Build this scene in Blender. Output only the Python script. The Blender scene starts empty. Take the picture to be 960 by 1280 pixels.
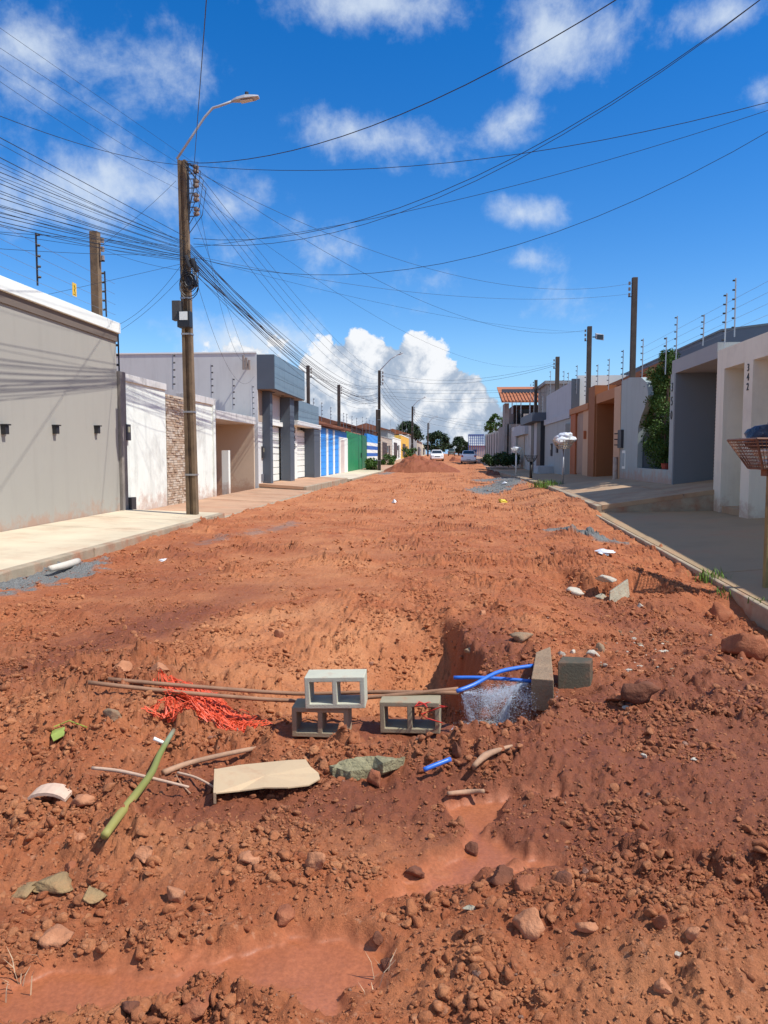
import bpy, math, random
import numpy as np
from mathutils import Vector, Matrix
random.seed(7); RNG = np.random.default_rng(11)
S = bpy.context.scene
COL = S.collection
# ------------------------------------------------------------ camera
FOC = 950.0; EYE = 1.6
PITCH = math.atan(72/FOC); YAW = math.atan(78/FOC*math.cos(PITCH))
FWD = Vector((-math.sin(YAW)*math.cos(PITCH), math.cos(YAW)*math.cos(PITCH), -math.sin(PITCH)))
RGT = Vector((math.cos(YAW), math.sin(YAW), 0)); UPV = RGT.cross(FWD)
cam = bpy.data.cameras.new('camera'); camo = bpy.data.objects.new('camera', cam); COL.objects.link(camo)
camo.matrix_world = Matrix.Translation((0, 0, EYE)) @ Matrix((RGT, UPV, -FWD)).transposed().to_4x4()
cam.sensor_fit = 'VERTICAL'; cam.sensor_height = 32; cam.lens = 32*FOC/1280
cam.clip_start = 0.05; cam.clip_end = 6000
S.camera = camo

def ray(px, py):                                  # a measured direction in the place
    return FWD + RGT*((px-480)/FOC) - UPV*((py-640)/FOC)
def atX(px, py, X): d = ray(px, py); t = X/d.x; return Vector((X, t*d.y, EYE+t*d.z))
def atY(px, py, Y): d = ray(px, py); t = Y/d.y; return Vector((t*d.x, Y, EYE+t*d.z))
def atZ(px, py, Z): d = ray(px, py); t = (Z-EYE)/d.z; return Vector((t*d.x, t*d.y, Z))
def yl(px, X=-8.0): return atX(px, 568, X).y      # how far down the street a column of the facade plane stands
def yr(px, X=6.8): return atX(px, 568, X).y

# ------------------------------------------------------------ world, sun, exposure
SUN = Vector((1.0, -0.30, 1.50)).normalized()
SKY_STRENGTH = 0.12
W = bpy.data.worlds.new('World'); S.world = W; W.use_nodes = True
wn = W.node_tree.nodes; wl = W.node_tree.links; wn.clear()
def wN(t, **k):
    n = wn.new(t)
    for a, b in k.items(): setattr(n, a, b)
    return n
sky = wN('ShaderNodeTexSky', sky_type='NISHITA', sun_disc=False)
sky.sun_elevation = math.asin(SUN.z); sky.sun_rotation = math.atan2(SUN.x, SUN.y)
sky.air_density = 1.0; sky.dust_density = 0.0; sky.ozone_density = 3.5
hsv = wN('ShaderNodeHueSaturation'); hsv.inputs['Saturation'].default_value = 1.40; hsv.inputs['Hue'].default_value = 0.509
hsv.inputs['Value'].default_value = 1.18
wl.new(sky.outputs[0], hsv.inputs['Color'])
tc = wN('ShaderNodeTexCoord')
sep = wN('ShaderNodeSeparateXYZ'); wl.new(tc.outputs['Generated'], sep.inputs[0])
def wmath(op, a, b=None, c=None, clamp=False):
    n = wN('ShaderNodeMath', operation=op); n.use_clamp = clamp
    for i, v in enumerate((a, b, c)):
        if v is None: continue
        if isinstance(v, (int, float)): n.inputs[i].default_value = v
        else: wl.new(v, n.inputs[i])
    return n.outputs[0]
az = wmath('ARCTAN2', sep.outputs[0], sep.outputs[1]); el = wmath('ARCSINE', sep.outputs[2])
comb = wN('ShaderNodeCombineXYZ'); wl.new(az, comb.inputs[0]); wl.new(el, comb.inputs[1])
def wnoise(scale, detail, rough, vec, dist=0.0, zs=None):
    n = wN('ShaderNodeTexNoise'); n.inputs['Scale'].default_value = scale; n.inputs['Detail'].default_value = detail
    n.inputs['Roughness'].default_value = rough; n.inputs['Distortion'].default_value = dist
    wl.new(vec, n.inputs['Vector']); return n.outputs['Fac']
def ae(px, py):
    d = ray(px, py).normalized(); return math.atan2(d.x, d.y), math.asin(d.z)
def blobs(lst):
    acc = None
    for cx, cy, rx, ry, w in lst:
        a, e = ae(cx, cy); a1, _ = ae(cx+rx, cy); _, e1 = ae(cx, cy-ry)
        sx = 1/abs(a1-a); sy = 1/abs(e1-e)
        m = wN('ShaderNodeVectorMath', operation='MULTIPLY_ADD'); wl.new(comb.outputs[0], m.inputs[0])
        m.inputs[1].default_value = (sx, sy, 0); m.inputs[2].default_value = (-a*sx, -e*sy, 0)
        l = wN('ShaderNodeVectorMath', operation='LENGTH'); wl.new(m.outputs[0], l.inputs[0])
        v = wmath('MULTIPLY_ADD', l.outputs['Value'], -w, w)
        acc = v if acc is None else wmath('SMOOTH_MAX', acc, v, 0.12)
    return acc
dirv = tc.outputs['Generated']
n_big = wnoise(8.5, 10, 0.64, dirv, 0.15); n_fine = wnoise(24, 9, 0.62, dirv, 0.25)
# dense heaped cumulus low over the end of the street
cum = blobs([(448, 455, 72, 50, 1.3), (520, 452, 50, 46, 1.3), (545, 495, 85, 58, 1.5), (592, 522, 66, 40, 1.3), (470, 520, 170, 60, 1.4), (484, 468, 55, 50, 1.6), (440, 500, 70, 50, 1.3), (610, 548, 130, 28, .9),
             (395, 505, 80, 55, 1.0), (300, 440, 70, 36, .55), (330, 480, 70, 50, .7)])
cumd = wmath('ADD', cum, wmath('MULTIPLY', wmath('SUBTRACT', n_fine, 0.5), 1.7))
cumd = wmath('ADD', cumd, wmath('MULTIPLY', wmath('SUBTRACT', n_big, 0.5), 0.8))
mr = wN('ShaderNodeMapRange', interpolation_type='SMOOTHSTEP'); wl.new(cumd, mr.inputs[0]); mr.inputs[1].default_value = 0.26; mr.inputs[2].default_value = 0.42
cum_a = mr.outputs[0]
# thin torn wisps higher up
wis = blobs([(478, 8, 170, 62, 1.1), (690, 40, 105, 90, 1.15), (500, 172, 130, 42, .72), (640, 150, 50, 36, .72), (650, 267, 56, 26, .85), (648, 326, 62, 20, .7),
             (545, 350, 60, 36, .36), (955, 115, 45, 34, .8), (905, 22, 70, 30, .6), (40, 60, 150, 100, .8), (175, 85, 110, 65, .8), (120, 235, 200, 70, .8),
             (285, 258, 52, 46, .7), (240, 290, 90, 45, .5), (300, 430, 100, 46, 1.2), (360, 300, 120, 30, .3), (30, 175, 100, 40, .4), (700, 370, 60, 16, .25), (130, 270, 60, 30, .3)])
wisd = wmath('ADD', wis, wmath('MULTIPLY', wmath('SUBTRACT', n_big, 0.51), 2.7))
wisd = wmath('ADD', wisd, wmath('MULTIPLY', wmath('SUBTRACT', n_fine, 0.5), 0.9))
mr2 = wN('ShaderNodeMapRange', interpolation_type='SMOOTHSTEP'); wl.new(wisd, mr2.inputs[0]); mr2.inputs[1].default_value = -0.05; mr2.inputs[2].default_value = 1.15
mr2.inputs[4].default_value = 0.85
# scattered cloud out of view, thickened to whiten the ambient light
n_wide = wnoise(2.2, 9, 0.6, dirv, 0.4)
mr3 = wN('ShaderNodeMapRange', interpolation_type='SMOOTHSTEP'); wl.new(n_wide, mr3.inputs[0]); mr3.inputs[1].default_value = 0.44; mr3.inputs[2].default_value = 0.62
away = wmath('SMOOTH_MIN', wmath('MULTIPLY', wmath('SUBTRACT', wmath('ABSOLUTE', az), 0.62), 4.0, clamp=True), 1.0, 0.1)
wide = wmath('MULTIPLY', mr3.outputs[0], away)
wa = wmath('MAXIMUM', mr2.outputs[0], wmath('MULTIPLY', wide, 0.85))
# cloud colours
shade = wN('ShaderNodeMapRange', interpolation_type='SMOOTHSTEP')
rel = wmath('ADD', wmath('MULTIPLY', el, 5.0), wmath('MULTIPLY', wmath('SUBTRACT', n_fine, 0.5), 4.0))
wl.new(rel, shade.inputs[0]); shade.inputs[1].default_value = 0.0; shade.inputs[2].default_value = 0.9
ccol = wN('ShaderNodeMix', data_type='RGBA'); wl.new(shade.outputs[0], ccol.inputs['Factor'])
CB = 1/SKY_STRENGTH
ccol.inputs[6].default_value = (.34*CB, .42*CB, .54*CB, 1); ccol.inputs[7].default_value = (.80*CB, .82*CB, .85*CB, 1)
m1 = wN('ShaderNodeMix', data_type='RGBA'); wl.new(wa, m1.inputs['Factor']); wl.new(hsv.outputs[0], m1.inputs[6])
m1.inputs[7].default_value = (.62*CB, .70*CB, .80*CB, 1)
hz_ = wN('ShaderNodeMapRange', interpolation_type='SMOOTHSTEP'); wl.new(el, hz_.inputs[0]); hz_.inputs[1].default_value = .16; hz_.inputs[2].default_value = -.01; hz_.inputs[4].default_value = .85
m0 = wN('ShaderNodeMix', data_type='RGBA'); wl.new(hz_.outputs[0], m0.inputs['Factor']); wl.new(hsv.outputs[0], m0.inputs[6]); m0.inputs[7].default_value = (.14*CB, .40*CB, .80*CB, 1)
wl.new(m0.outputs[2], m1.inputs[6])
m2 = wN('ShaderNodeMix', data_type='RGBA'); wl.new(cum_a, m2.inputs['Factor']); wl.new(m1.outputs[2], m2.inputs[6]); wl.new(ccol.outputs[2], m2.inputs[7])
bg = wN('ShaderNodeBackground'); bg.inputs['Strength'].default_value = SKY_STRENGTH
wl.new(m2.outputs[2], bg.inputs[0])
wo = wN('ShaderNodeOutputWorld'); wl.new(bg.outputs[0], wo.inputs[0])
W.cycles.sampling_method = 'MANUAL'; W.cycles.sample_map_resolution = 512
sl = bpy.data.lights.new('sun', 'SUN'); sl.energy = 4.4; sl.angle = math.radians(0.53); sl.color = (1, .965, .90)
so = bpy.data.objects.new('sun', sl); COL.objects.link(so); so.location = SUN*60
so.rotation_euler = (-SUN).to_track_quat('-Z', 'Y').to_euler()
S.view_settings.view_transform = 'Standard'; S.view_settings.look = 'None'; S.view_settings.gamma = 1; S.view_settings.exposure = 0.22
S.view_settings.use_curve_mapping = False

# ------------------------------------------------------------ materials
def rgb(r, g, b): return tuple((c/255/12.92 if c/255 <= .04045 else ((c/255+.055)/1.055)**2.4) for c in (r, g, b))
MATS = {}
def M(name, col, rough=.8, var=.14, scale=1.5, bump=.15, bscale=60, dirt=None, streak=0, metal=0, bdist=.01, splash=None):
    if name in MATS: return MATS[name]
    m = bpy.data.materials.new(name); m.use_nodes = True; n = m.node_tree.nodes; l = m.node_tree.links
    b = n['Principled BSDF']; b.inputs['Roughness'].default_value = rough; b.inputs['Metallic'].default_value = metal
    t = n.new('ShaderNodeTexCoord')
    def nz(sc, det=5, r=.6, vec=None, ms=None):
        q = n.new('ShaderNodeTexNoise'); q.inputs['Scale'].default_value = sc; q.inputs['Detail'].default_value = det; q.inputs['Roughness'].default_value = r
        src = t.outputs['Object']
        if ms:
            mp = n.new('ShaderNodeMapping'); mp.inputs['Scale'].default_value = ms; l.new(src, mp.inputs[0]); src = mp.outputs[0]
        l.new(src, q.inputs['Vector']); return q.outputs['Fac']
    def mix(f, a, c):
        q = n.new('ShaderNodeMix'); q.data_type = 'RGBA'
        for s, v in ((0, f), (6, a), (7, c)):
            if isinstance(v, tuple): q.inputs[s].default_value = (*v, 1)
            elif isinstance(v, (float, int)): q.inputs[s].default_value = v
            else: l.new(v, q.inputs[s])
        return q.outputs[2]
    def ramp(f, lo, hi, to=1.0):
        q = n.new('ShaderNodeMapRange'); l.new(f, q.inputs[0]); q.inputs[1].default_value = lo; q.inputs[2].default_value = hi; q.inputs[4].default_value = to
        return q.outputs[0]
    c = mix(ramp(nz(scale), .3, .7), tuple(x*(1-var) for x in col), tuple(min(1, x*(1+var*.5)) for x in col))
    if streak: c = mix(ramp(nz(3.0, 4, .7, ms=(1, 1, .12)), .5, .75, streak), c, tuple(x*.45 for x in col))
    if dirt: c = mix(ramp(nz(dirt[2], 6, .7), .5, .72, dirt[1]), c, dirt[0])
    if splash is not None:                        # red mud thrown against the foot of the wall, ragged along its upper edge
        sx = n.new('ShaderNodeSeparateXYZ'); l.new(t.outputs['Object'], sx.inputs[0]); a1 = n.new('ShaderNodeMath'); a1.operation = 'MULTIPLY_ADD'; l.new(nz(2.6, 8, .75), a1.inputs[0]); a1.inputs[1].default_value = 1.7; l.new(sx.outputs[2], a1.inputs[2])
        a2 = n.new('ShaderNodeMath'); a2.operation = 'SUBTRACT'; l.new(nz(2.6, 8, .75), a2.inputs[0]); a2.inputs[1].default_value = .42; a3 = n.new('ShaderNodeMath'); a3.operation = 'MULTIPLY_ADD'; l.new(a2.outputs[0], a3.inputs[0]); a3.inputs[1].default_value = 1.8
        a4 = n.new('ShaderNodeMath'); a4.operation = 'SUBTRACT'; a4.inputs[0].default_value = splash+.22; l.new(sx.outputs[2], a4.inputs[1]); l.new(a4.outputs[0], a3.inputs[2]); n.remove(a1)
        c = mix(ramp(a3.outputs[0], 0, .35, .55), c, (.42, .20, .11))
    l.new(c, b.inputs['Base Color'])
    if bump:
        bp = n.new('ShaderNodeBump'); bp.inputs['Strength'].default_value = bump; bp.inputs['Distance'].default_value = bdist
        l.new(nz(bscale, 6, .6), bp.inputs['Height']); l.new(bp.outputs[0], b.inputs['Normal'])
    MATS[name] = m; return m
RED_DIRT = (.36, .125, .055)
grime = (.13, .10, .075)

# ------------------------------------------------------------ mesh building
class MB:
    def __init__(s): s.v = []; s.f = []
    def quadv(s, *p):
        i = len(s.v); s.v += [tuple(q) for q in p]; s.f.append(tuple(range(i, i+len(p)))); return s
    def box(s, x0, x1, y0, y1, z0, z1):
        if x0 > x1: x0, x1 = x1, x0
        if y0 > y1: y0, y1 = y1, y0
        i = len(s.v)
        s.v += [(x, y, z) for z in (z0, z1) for y in (y0, y1) for x in (x0, x1)]
        s.f += [tuple(i+k for k in q) for q in ((0, 2, 3, 1), (4, 5, 7, 6), (0, 1, 5, 4), (2, 6, 7, 3), (0, 4, 6, 2), (1, 3, 7, 5))]
        return s
    def hexa(s, bot, top):                        # two matching rings
        n = len(bot); i = len(s.v); s.v += [tuple(p) for p in bot]+[tuple(p) for p in top]
        s.f.append(tuple(i+k for k in reversed(range(n)))); s.f.append(tuple(i+n+k for k in range(n)))
        for k in range(n): s.f.append((i+k, i+(k+1) % n, i+n+(k+1) % n, i+n+k))
        return s
    def loft(s, rings, cap=True):
        n = len(rings[0]); i = len(s.v)
        for r in rings: s.v += [tuple(p) for p in r]
        for j in range(len(rings)-1):
            for k in range(n): s.f.append((i+j*n+k, i+j*n+(k+1) % n, i+(j+1)*n+(k+1) % n, i+(j+1)*n+k))
        if cap:
            s.f.append(tuple(i+k for k in reversed(range(n)))); s.f.append(tuple(i+(len(rings)-1)*n+k for k in range(n)))
        return s
    def tube(s, pts, r, n=6, cap=True, flat=1.0):
        pts = [Vector(p) for p in pts]; rings = []
        for j, p in enumerate(pts):
            d = (pts[min(j+1, len(pts)-1)]-pts[max(j-1, 0)]).normalized()
            a = d.cross(Vector((0, 0, 1)));  a = a.normalized() if a.length > .05 else Vector((1, 0, 0))
            b = a.cross(d).normalized(); rr = r[j] if isinstance(r, (list, tuple)) else r
            rings.append([p+a*rr*math.cos(2*math.pi*k/n)+b*rr*flat*math.sin(2*math.pi*k/n) for k in range(n)])
        return s.loft(rings, cap)
    def ball(s, c, rx, ry=None, rz=None, n=8, m=5, jit=0, rnd=None):
        ry = ry or rx; rz = rz or rx; rings = []; rnd = rnd or random
        for j in range(m+1):
            th = math.pi*(j+.02 if j == 0 else j-.02 if j == m else j)/m
            rings.append([(c[0]+rx*math.sin(th)*math.cos(2*math.pi*k/n)*(1+rnd.uniform(-jit, jit)), c[1]+ry*math.sin(th)*math.sin(2*math.pi*k/n)*(1+rnd.uniform(-jit, jit)),
                           c[2]+rz*math.cos(th)*(1+rnd.uniform(-jit, jit))) for k in range(n)])
        return s.loft(rings)
def mesh_of(mb, name, smooth=False, fix=True):
    me = bpy.data.meshes.new(name); me.from_pydata(mb.v, [], mb.f)
    if fix:
        import bmesh
        b = bmesh.new(); b.from_mesh(me); bmesh.ops.recalc_face_normals(b, faces=b.faces); b.to_mesh(me); b.free()
    if smooth: me.shade_smooth()
    me.update(); return me
def obj(name, mb, m, parent=None, smooth=False, bevel=0, fix=True, local=False):
    me = mb if isinstance(mb, bpy.types.Mesh) else mesh_of(mb, name, smooth, fix)
    if m and not me.materials: me.materials.append(m)
    o = bpy.data.objects.new(name, me); COL.objects.link(o)
    if parent:
        o.parent = parent
        if parent.type == 'EMPTY' and not local: o.location = -parent.location
    if bevel:
        bv = o.modifiers.new('bevel', 'BEVEL'); bv.width = bevel; bv.segments = 2; bv.limit_method = 'ANGLE'; bv.angle_limit = math.radians(40)
    return o
def tag(o, label=None, cat=None, group=None, kind=None):
    if label: o['label'] = label
    if cat: o['category'] = cat
    if group: o['group'] = group
    if kind: o['kind'] = kind
    return o
def thing(name, label, cat, loc=(0, 0, 0), group=None):
    o = bpy.data.objects.new(name, None); COL.objects.link(o); o.location = loc; o.empty_display_size = .2
    return tag(o, label, cat, group)
def copy_thing(root, loc, rz=None, label=None, scale=None):
    r = root.copy(); COL.objects.link(r); r.location = loc
    if rz is not None: r.rotation_euler.z = rz
    if label: r['label'] = label
    if scale: r.scale = scale
    for ch in root.children:
        c = ch.copy(); COL.objects.link(c); c.parent = r
        for g in ch.children:
            d = g.copy(); COL.objects.link(d); d.parent = c
    return r
def B(*a): return MB().box(*a)

# ------------------------------------------------------------ noise for the earth
_PERM = RNG.permutation(4096).astype(np.int64); _GA = RNG.uniform(0, 2*np.pi, 4096); _RV = RNG.uniform(0, 1, 4096)
def _h(ix, iy, s=0): return _PERM[(_PERM[(ix+s*131) & 4095]+iy) & 4095]
def pn(x, y, s=0):
    ix = np.floor(x).astype(np.int64); iy = np.floor(y).astype(np.int64); fx = x-ix; fy = y-iy
    u = fx*fx*fx*(fx*(fx*6-15)+10); v = fy*fy*fy*(fy*(fy*6-15)+10); out = []
    for dy in (0, 1):
        for dx in (0, 1):
            g = _GA[_h(ix+dx, iy+dy, s)]; out.append(np.cos(g)*(fx-dx)+np.sin(g)*(fy-dy))
    a = out[0]+u*(out[1]-out[0]); b = out[2]+u*(out[3]-out[2]); return (a+v*(b-a))*1.4
def fbm(x, y, sc, oc=4, s=0, rough=.5):
    t = 0; a = 1; 
    for i in range(oc): t = t+a*pn(x*sc, y*sc, s+i); sc = sc*2.03; a *= rough
    return t
def lumps(x, y, cell, s=0, keep=.6):              # rounded clods half sunk in the surface, height in units of cell
    X = x/cell; Y = y/cell; ix = np.floor(X).astype(np.int64); iy = np.floor(Y).astype(np.int64); best = np.zeros_like(X)
    for dy in (-1, 0, 1):
        for dx in (-1, 0, 1):
            h = _h(ix+dx, iy+dy, s); cx = ix+dx+.15+.7*_RV[h]; cy = iy+dy+.15+.7*_RV[(h+77) & 4095]
            r = .18+.38*_RV[(h+991) & 4095]; r = np.where(_RV[(h+333) & 4095] < keep, r, 0.0)
            th = _RV[(h+555) & 4095]*3.14; ax = .75+.5*_RV[(h+17) & 4095]; c, q = np.cos(th), np.sin(th)
            ux = ((X-cx)*c+(Y-cy)*q)*ax; uy = (-(X-cx)*q+(Y-cy)*c)/ax; d2 = ux*ux+uy*uy
            best = np.maximum(best, np.maximum(0, r*r-d2)/(r+.02)*np.where(_RV[(h+5) & 4095] > .5, 1.25, .8))
    return best
def sm(x, a, b): t = np.clip((x-a)/(b-a), 0, 1); return t*t*(3-2*t)
def ell(x, y, cx, cy, rx, ry, rot=0):
    c, q = math.cos(rot), math.sin(rot); dx = x-cx; dy = y-cy
    return np.exp(-(((dx*c+dy*q)/rx)**2+((-dx*q+dy*c)/ry)**2))
def segd(x, y, pts):                              # distance to a polyline, minus its local half-width
    best = np.full_like(x, 1e9)
    for (ax, ay, aw), (bx, by, bw) in zip(pts[:-1], pts[1:]):
        vx, vy = bx-ax, by-ay; t = np.clip(((x-ax)*vx+(y-ay)*vy)/(vx*vx+vy*vy), 0, 1)
        best = np.minimum(best, np.hypot(x-ax-t*vx, y-ay-t*vy)-(aw+t*(bw-aw)))
    return best
def rise(y): return .6*sm(y, 66, 88)+.45*sm(y, 84, 125)+np.clip(y-125, 0, 400)*.0025
def _pl(lst): return [(*atZ(px, py, -.03).xy, w) for px, py, w in lst]
MUD_A = _pl([(-60, 1275, .12), (60, 1245, .13), (190, 1228, .10), (290, 1222, .14), (370, 1222, .21), (430, 1208, .15), (488, 1190, .03)])
MUD_B = _pl([(468, 1140, .03), (520, 1120, .07), (580, 1100, .09), (622, 1072, .10), (600, 1040, .05), (592, 1018, .12), (630, 1008, .05), (700, 1000, .03)])
MUD_C = _pl([(640, 1090, .06), (690, 1082, .05), (715, 1100, .03)])
def earth(x, y):
    """height and surface character (wet plus painted shade, pale plus painted sunlight, grey, rough) of the dug-up street"""
    x = np.asarray(x, float); y = np.asarray(y, float)
    wx = x+.12*fbm(x, y, 1.1, 3, 5); wy = y+.12*fbm(x, y, 1.1, 3, 9)
    z = rise(y)+.035*fbm(x, y, .45, 3, 1)*sm(y, 4, 9)+.01*fbm(x, y, 2.2, 3, 2)
    # ruts running along the street
    z = z+.022*np.sin(wx*2.6+.6*np.sin(y*.13))*sm(y, 8, 16)
    # right side climbs to the raised pavements beyond the ramp
    z = z+sm(x, 2.0, 3.9)*(.27*sm(y, 17.5, 22)*(1-.8*sm(y, 38, 52)))
    # mud piled at the left kerb
    z = z+.05*sm(-x, 4.6, 5.5)*sm(y, 10, 14)
    # pit in front of the blocks: gentle scooped back, steep right bank
    pit = ell(wx, wy, -1.0, 5.1, 1.15, .62)*.16+ell(wx, wy, -.35, 5.35, .75, .9)*.20+ell(wx, wy, -1.0, 6.1, 1.1, 1.0)*.10
    bank = sm(wx+.07*(wy-5.6), .10, .26)*sm(wy, 5.2, 5.6)
    trench = ell(wx, wy, -.12, 6.2, .55, 1.05)*.60
    z = z-pit-trench*(1-bank)+(pit*.75)*bank
    z = z-ell(wx, wy, .33, 4.98, .22, .30)*.20+ell(wx, wy, .62, 4.72, .20, .22)*.13
    # broken ledge by the right kerb: floor is lower on the near side
    edge = 10.3+.9*sm(x, 2.2, 1.2)-.75*sm(x, 2.6, 3.6)+.35*fbm(x, y, .9, 2, 21)
    low = sm(edge-y-.25*fbm(x, y, 2.3, 3, 25), -.25, .35)*sm(wx, .8, 1.9)
    z = z-.26*low*sm(y, 5.6, 7.6)-.10*low*sm(x, 2.9, 3.5)*sm(y, 6.9, 8)
    z = z+ell(wx, wy, 2.95, 6.75, .42, .5)*.36+ell(wx, wy, 1.35, 5.15, .12, .14)*.05
    scoop = sm(ell(wx, wy, -1.0, 6.5, 1.5, 1.45)+.10*fbm(x, y, 1.8, 3, 163), .34, .50); z = z-.13*scoop*sm(5.0-wy, -.9, -.2)-.02*scoop
    # left heap and the ridge in front
    heap = ell(wx, wy, -2.35, 5.0, .75, .9); z = z+heap*.13+ell(wx, wy, -2.0, 3.9, .8, .7)*.05
    ridge = ell(wx, wy, -.1, 3.85, .9, .24)*.10+ell(wx, wy, .45, 4.2, .35, .25)*.10
    z = z+ridge-ell(wx, wy, -1.0, 4.05, .5, .3)*.03
    # levelled floor round the blocks, and earth against the near right kerb
    fl = sm(1.2-np.hypot((x+.50)/1.05, (y-4.80)/.62), 0, .45); z = z*(1-fl)-(.265+.02*fbm(x, y, 2.5, 3, 141))*fl
    kz = -.35+.45*(y-4)/15.2; kw = sm(x, 2.3, 3.5)*sm(y, 4.5, 6)*(1-sm(y, 17, 20)); z = z*(1-kw)+(kz-.07)*kw
    z = z-.20*sm(x, 2.7, 3.4)*np.exp(-((y-8.9-.3*fbm(x, y, 1.2, 2, 145))/1.0)**4)-.05*kw*np.abs(fbm(x, y, 2.2, 3, 147))
    near = ell(wx, wy, -.95, 2.8, .8, .22)*.07+ell(wx, wy, .75, 2.35, .6, .3)*.12+ell(wx, wy, -.45, 2.05, .2, .12)*.09
    z = z+near
    wx2 = x+.03*fbm(x, y, 5, 3, 15); wy2 = y+.03*fbm(x, y, 5, 3, 19)
    md = np.minimum.reduce([segd(wx2, wy2, MUD_A), segd(wx2, wy2, MUD_B), segd(wx2, wy2, MUD_C)]); md = md+.05*fbm(x, y, 3.2, 3, 153)+.03*fbm(x, y, 9, 2, 157); mud = sm(-md, -.03, .035)
    z = z*(1-.35*mud)-.042*mud
    # clean compacted lane against rough ground
    lane = np.exp(-((x+1.9+.055*(y-8))/1.5)**2)*sm(y, 6.0, 8.0)
    rough = .62+.6*fbm(x, y, .9, 3, 31)+.9*heap+.8*ell(x, y, -1.9, 3.6, 1.2, .9)+.8*np.minimum(1, ridge*8+near*9)-.30*lane+.35*scoop+.35*low
    rough = rough+.3*sm(x, .4, 1.4)*sm(7-y, 0, 2)+.5*ell(x, y, -.4, 6.3, .8, 1.2)
    rough = np.clip(rough*(1-.6*fl), .12, 1.25)*(1-.97*mud)+.5*heap+.25*ell(x, y, -1.9, 3.7, .8, .6)
    far = 1/(1+np.maximum(0, y-9)/14)
    lx = x+.030*fbm(x, y, 8, 3, 41)+.008*pn(x*40, y*40, 43); ly = y+.030*fbm(x, y, 8, 3, 45)+.008*pn(x*40, y*40, 47)
    crumb = 1-2*np.abs(fbm(lx, ly, 13, 3, 161, .55)); crumb2 = 1-2*np.abs(fbm(lx, ly, 31, 3, 171, .6))
    patch = sm(fbm(x, y, 1.6, 3, 181), -.35, .45)
    rel = .085*lumps(lx, ly, .17, 3, .45)+.065*lumps(lx, ly, .075, 7, .65)+.030*lumps(lx, ly, .036, 11, .75)+.10*lumps(lx, ly, .33, 15, .25)
    rel = .95*rel*(.35+1.0*patch)+(.013*crumb+.004*crumb2)*(.55+.7*patch)+.022*fbm(x, y, 4.5, 4, 51, .6)
    z = z+rel*rough*(.75+.25*far)+.005*fbm(x, y, 14, 3, 71)*(1-.8*mud)+.004*mud*fbm(x, y, 7, 3, 75)
    # tufted streaks of thrown-up earth across the street further off
    thrown = np.clip(pn(x*.7+.3*pn(x*2, y, 83), y*.75, 81)-.08, 0, 1)*sm(y, 7.5, 11); z = z+thrown*(.32*lumps(lx, ly, .22, 19, .6)+.10*crumb+.05)
    # bits of the old dark road surface
    g1 = segd(wx, wy, [(-5.6, 7.6, .5), (-5.3, 9.6, .55), (-5.2, 10.9, .1)]); g2 = segd(wx, wy, [(2.45, 16.2, .35), (3.0, 14.9, .3)])
    g3 = segd(wx, wy*.3, [(1.6, 10.0, .7), (2.9, 11.2, .9), (3.5, 13.3, .5), (2.0, 14.2, .5)]); g4 = segd(wx, wy*.5, [(-4.3, 6.6, .06), (-3.5, 8.6, .12)])
    ng = .35*fbm(x, y, 3.5, 4, 91)
    grey = np.maximum.reduce([sm(-(g1+ng), -.1, .12), sm(-(g2+ng), -.05, .1), sm(-(g3+ng*1.4), -.1, .2), .5*sm(-(g4+ng*.8), -.2, .2)])
    grey = np.maximum(grey, .8*sm(-(segd(wx, wy*.35, [(-4.9, 21, .5), (-5.0, 24.5, .5)])+ng*1.5), -.1, .3))
    z = z+.03*sm(grey, .4, .7)*(y > 12)
    wet = .9*ell(x, y, 1.1, 4.6, 1.1, .9)+.9*ell(x, y, .3, 5.2, .5, 1.0)+.7*ell(x, y, -.3, 4.9, 1.3, .35)+.65*ell(x, y, -1.0, 3.3, 1.2, .3)+.5*ell(x, y, .7, 3.0, 1.0, .7)
    wet = wet+.6*ell(x, y, -2.75, 6.2, .35, 1.6, -.2)+.8*ell(x, y, .3, 6.3, .35, 1.0)+.45*ell(x, y, 2.0, 3.6, 1.4, 1.6)+.5*ell(x, y, -.2, 3.5, 1.2, .35)+.5*low*sm(10.8-y, 0, 1.2)+.35*fbm(x, y, .7, 4, 101)+.55*ell(x, y, -2.7, 6.6, .4, 2.4, -.25)+.35*ell(x, y, -3.6, 9, 1.0, 6, .3)  # shade of the steep bank and left pit rim is painted in here too
    wet = wet+.7*thrown; wet = np.clip(wet-.12*sm(y, 12, 30), 0, 1); wet = np.maximum(wet, mud*.55)  # thrown streaks are painted dark for the shadowed clod ridges
    pale = .5*scoop*sm(.25-x, -.1, .3)+.6*ell(x, y, -1.9, 11, 1.3, 3.5)+.5*sm(y, 11, 25)+.6*ell(x, y, -.9, 2.85, .7, .25)+.5*ell(x, y, .7, 2.2, .7, .35)+.4*ell(x, y, -2.4, 4.5, .8, .9)  # the sunlit scooped slope is painted paler here, beside the dry soil tones
    pale = np.clip(pale*(1-.5*wet)+.4*fbm(x, y, 1.7, 4, 111), 0, 1)*(1-mud)
    return z, wet, pale, grey, mud, rough
def gz(x, y): return float(earth(np.array([x]), np.array([y]))[0][0])

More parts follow.
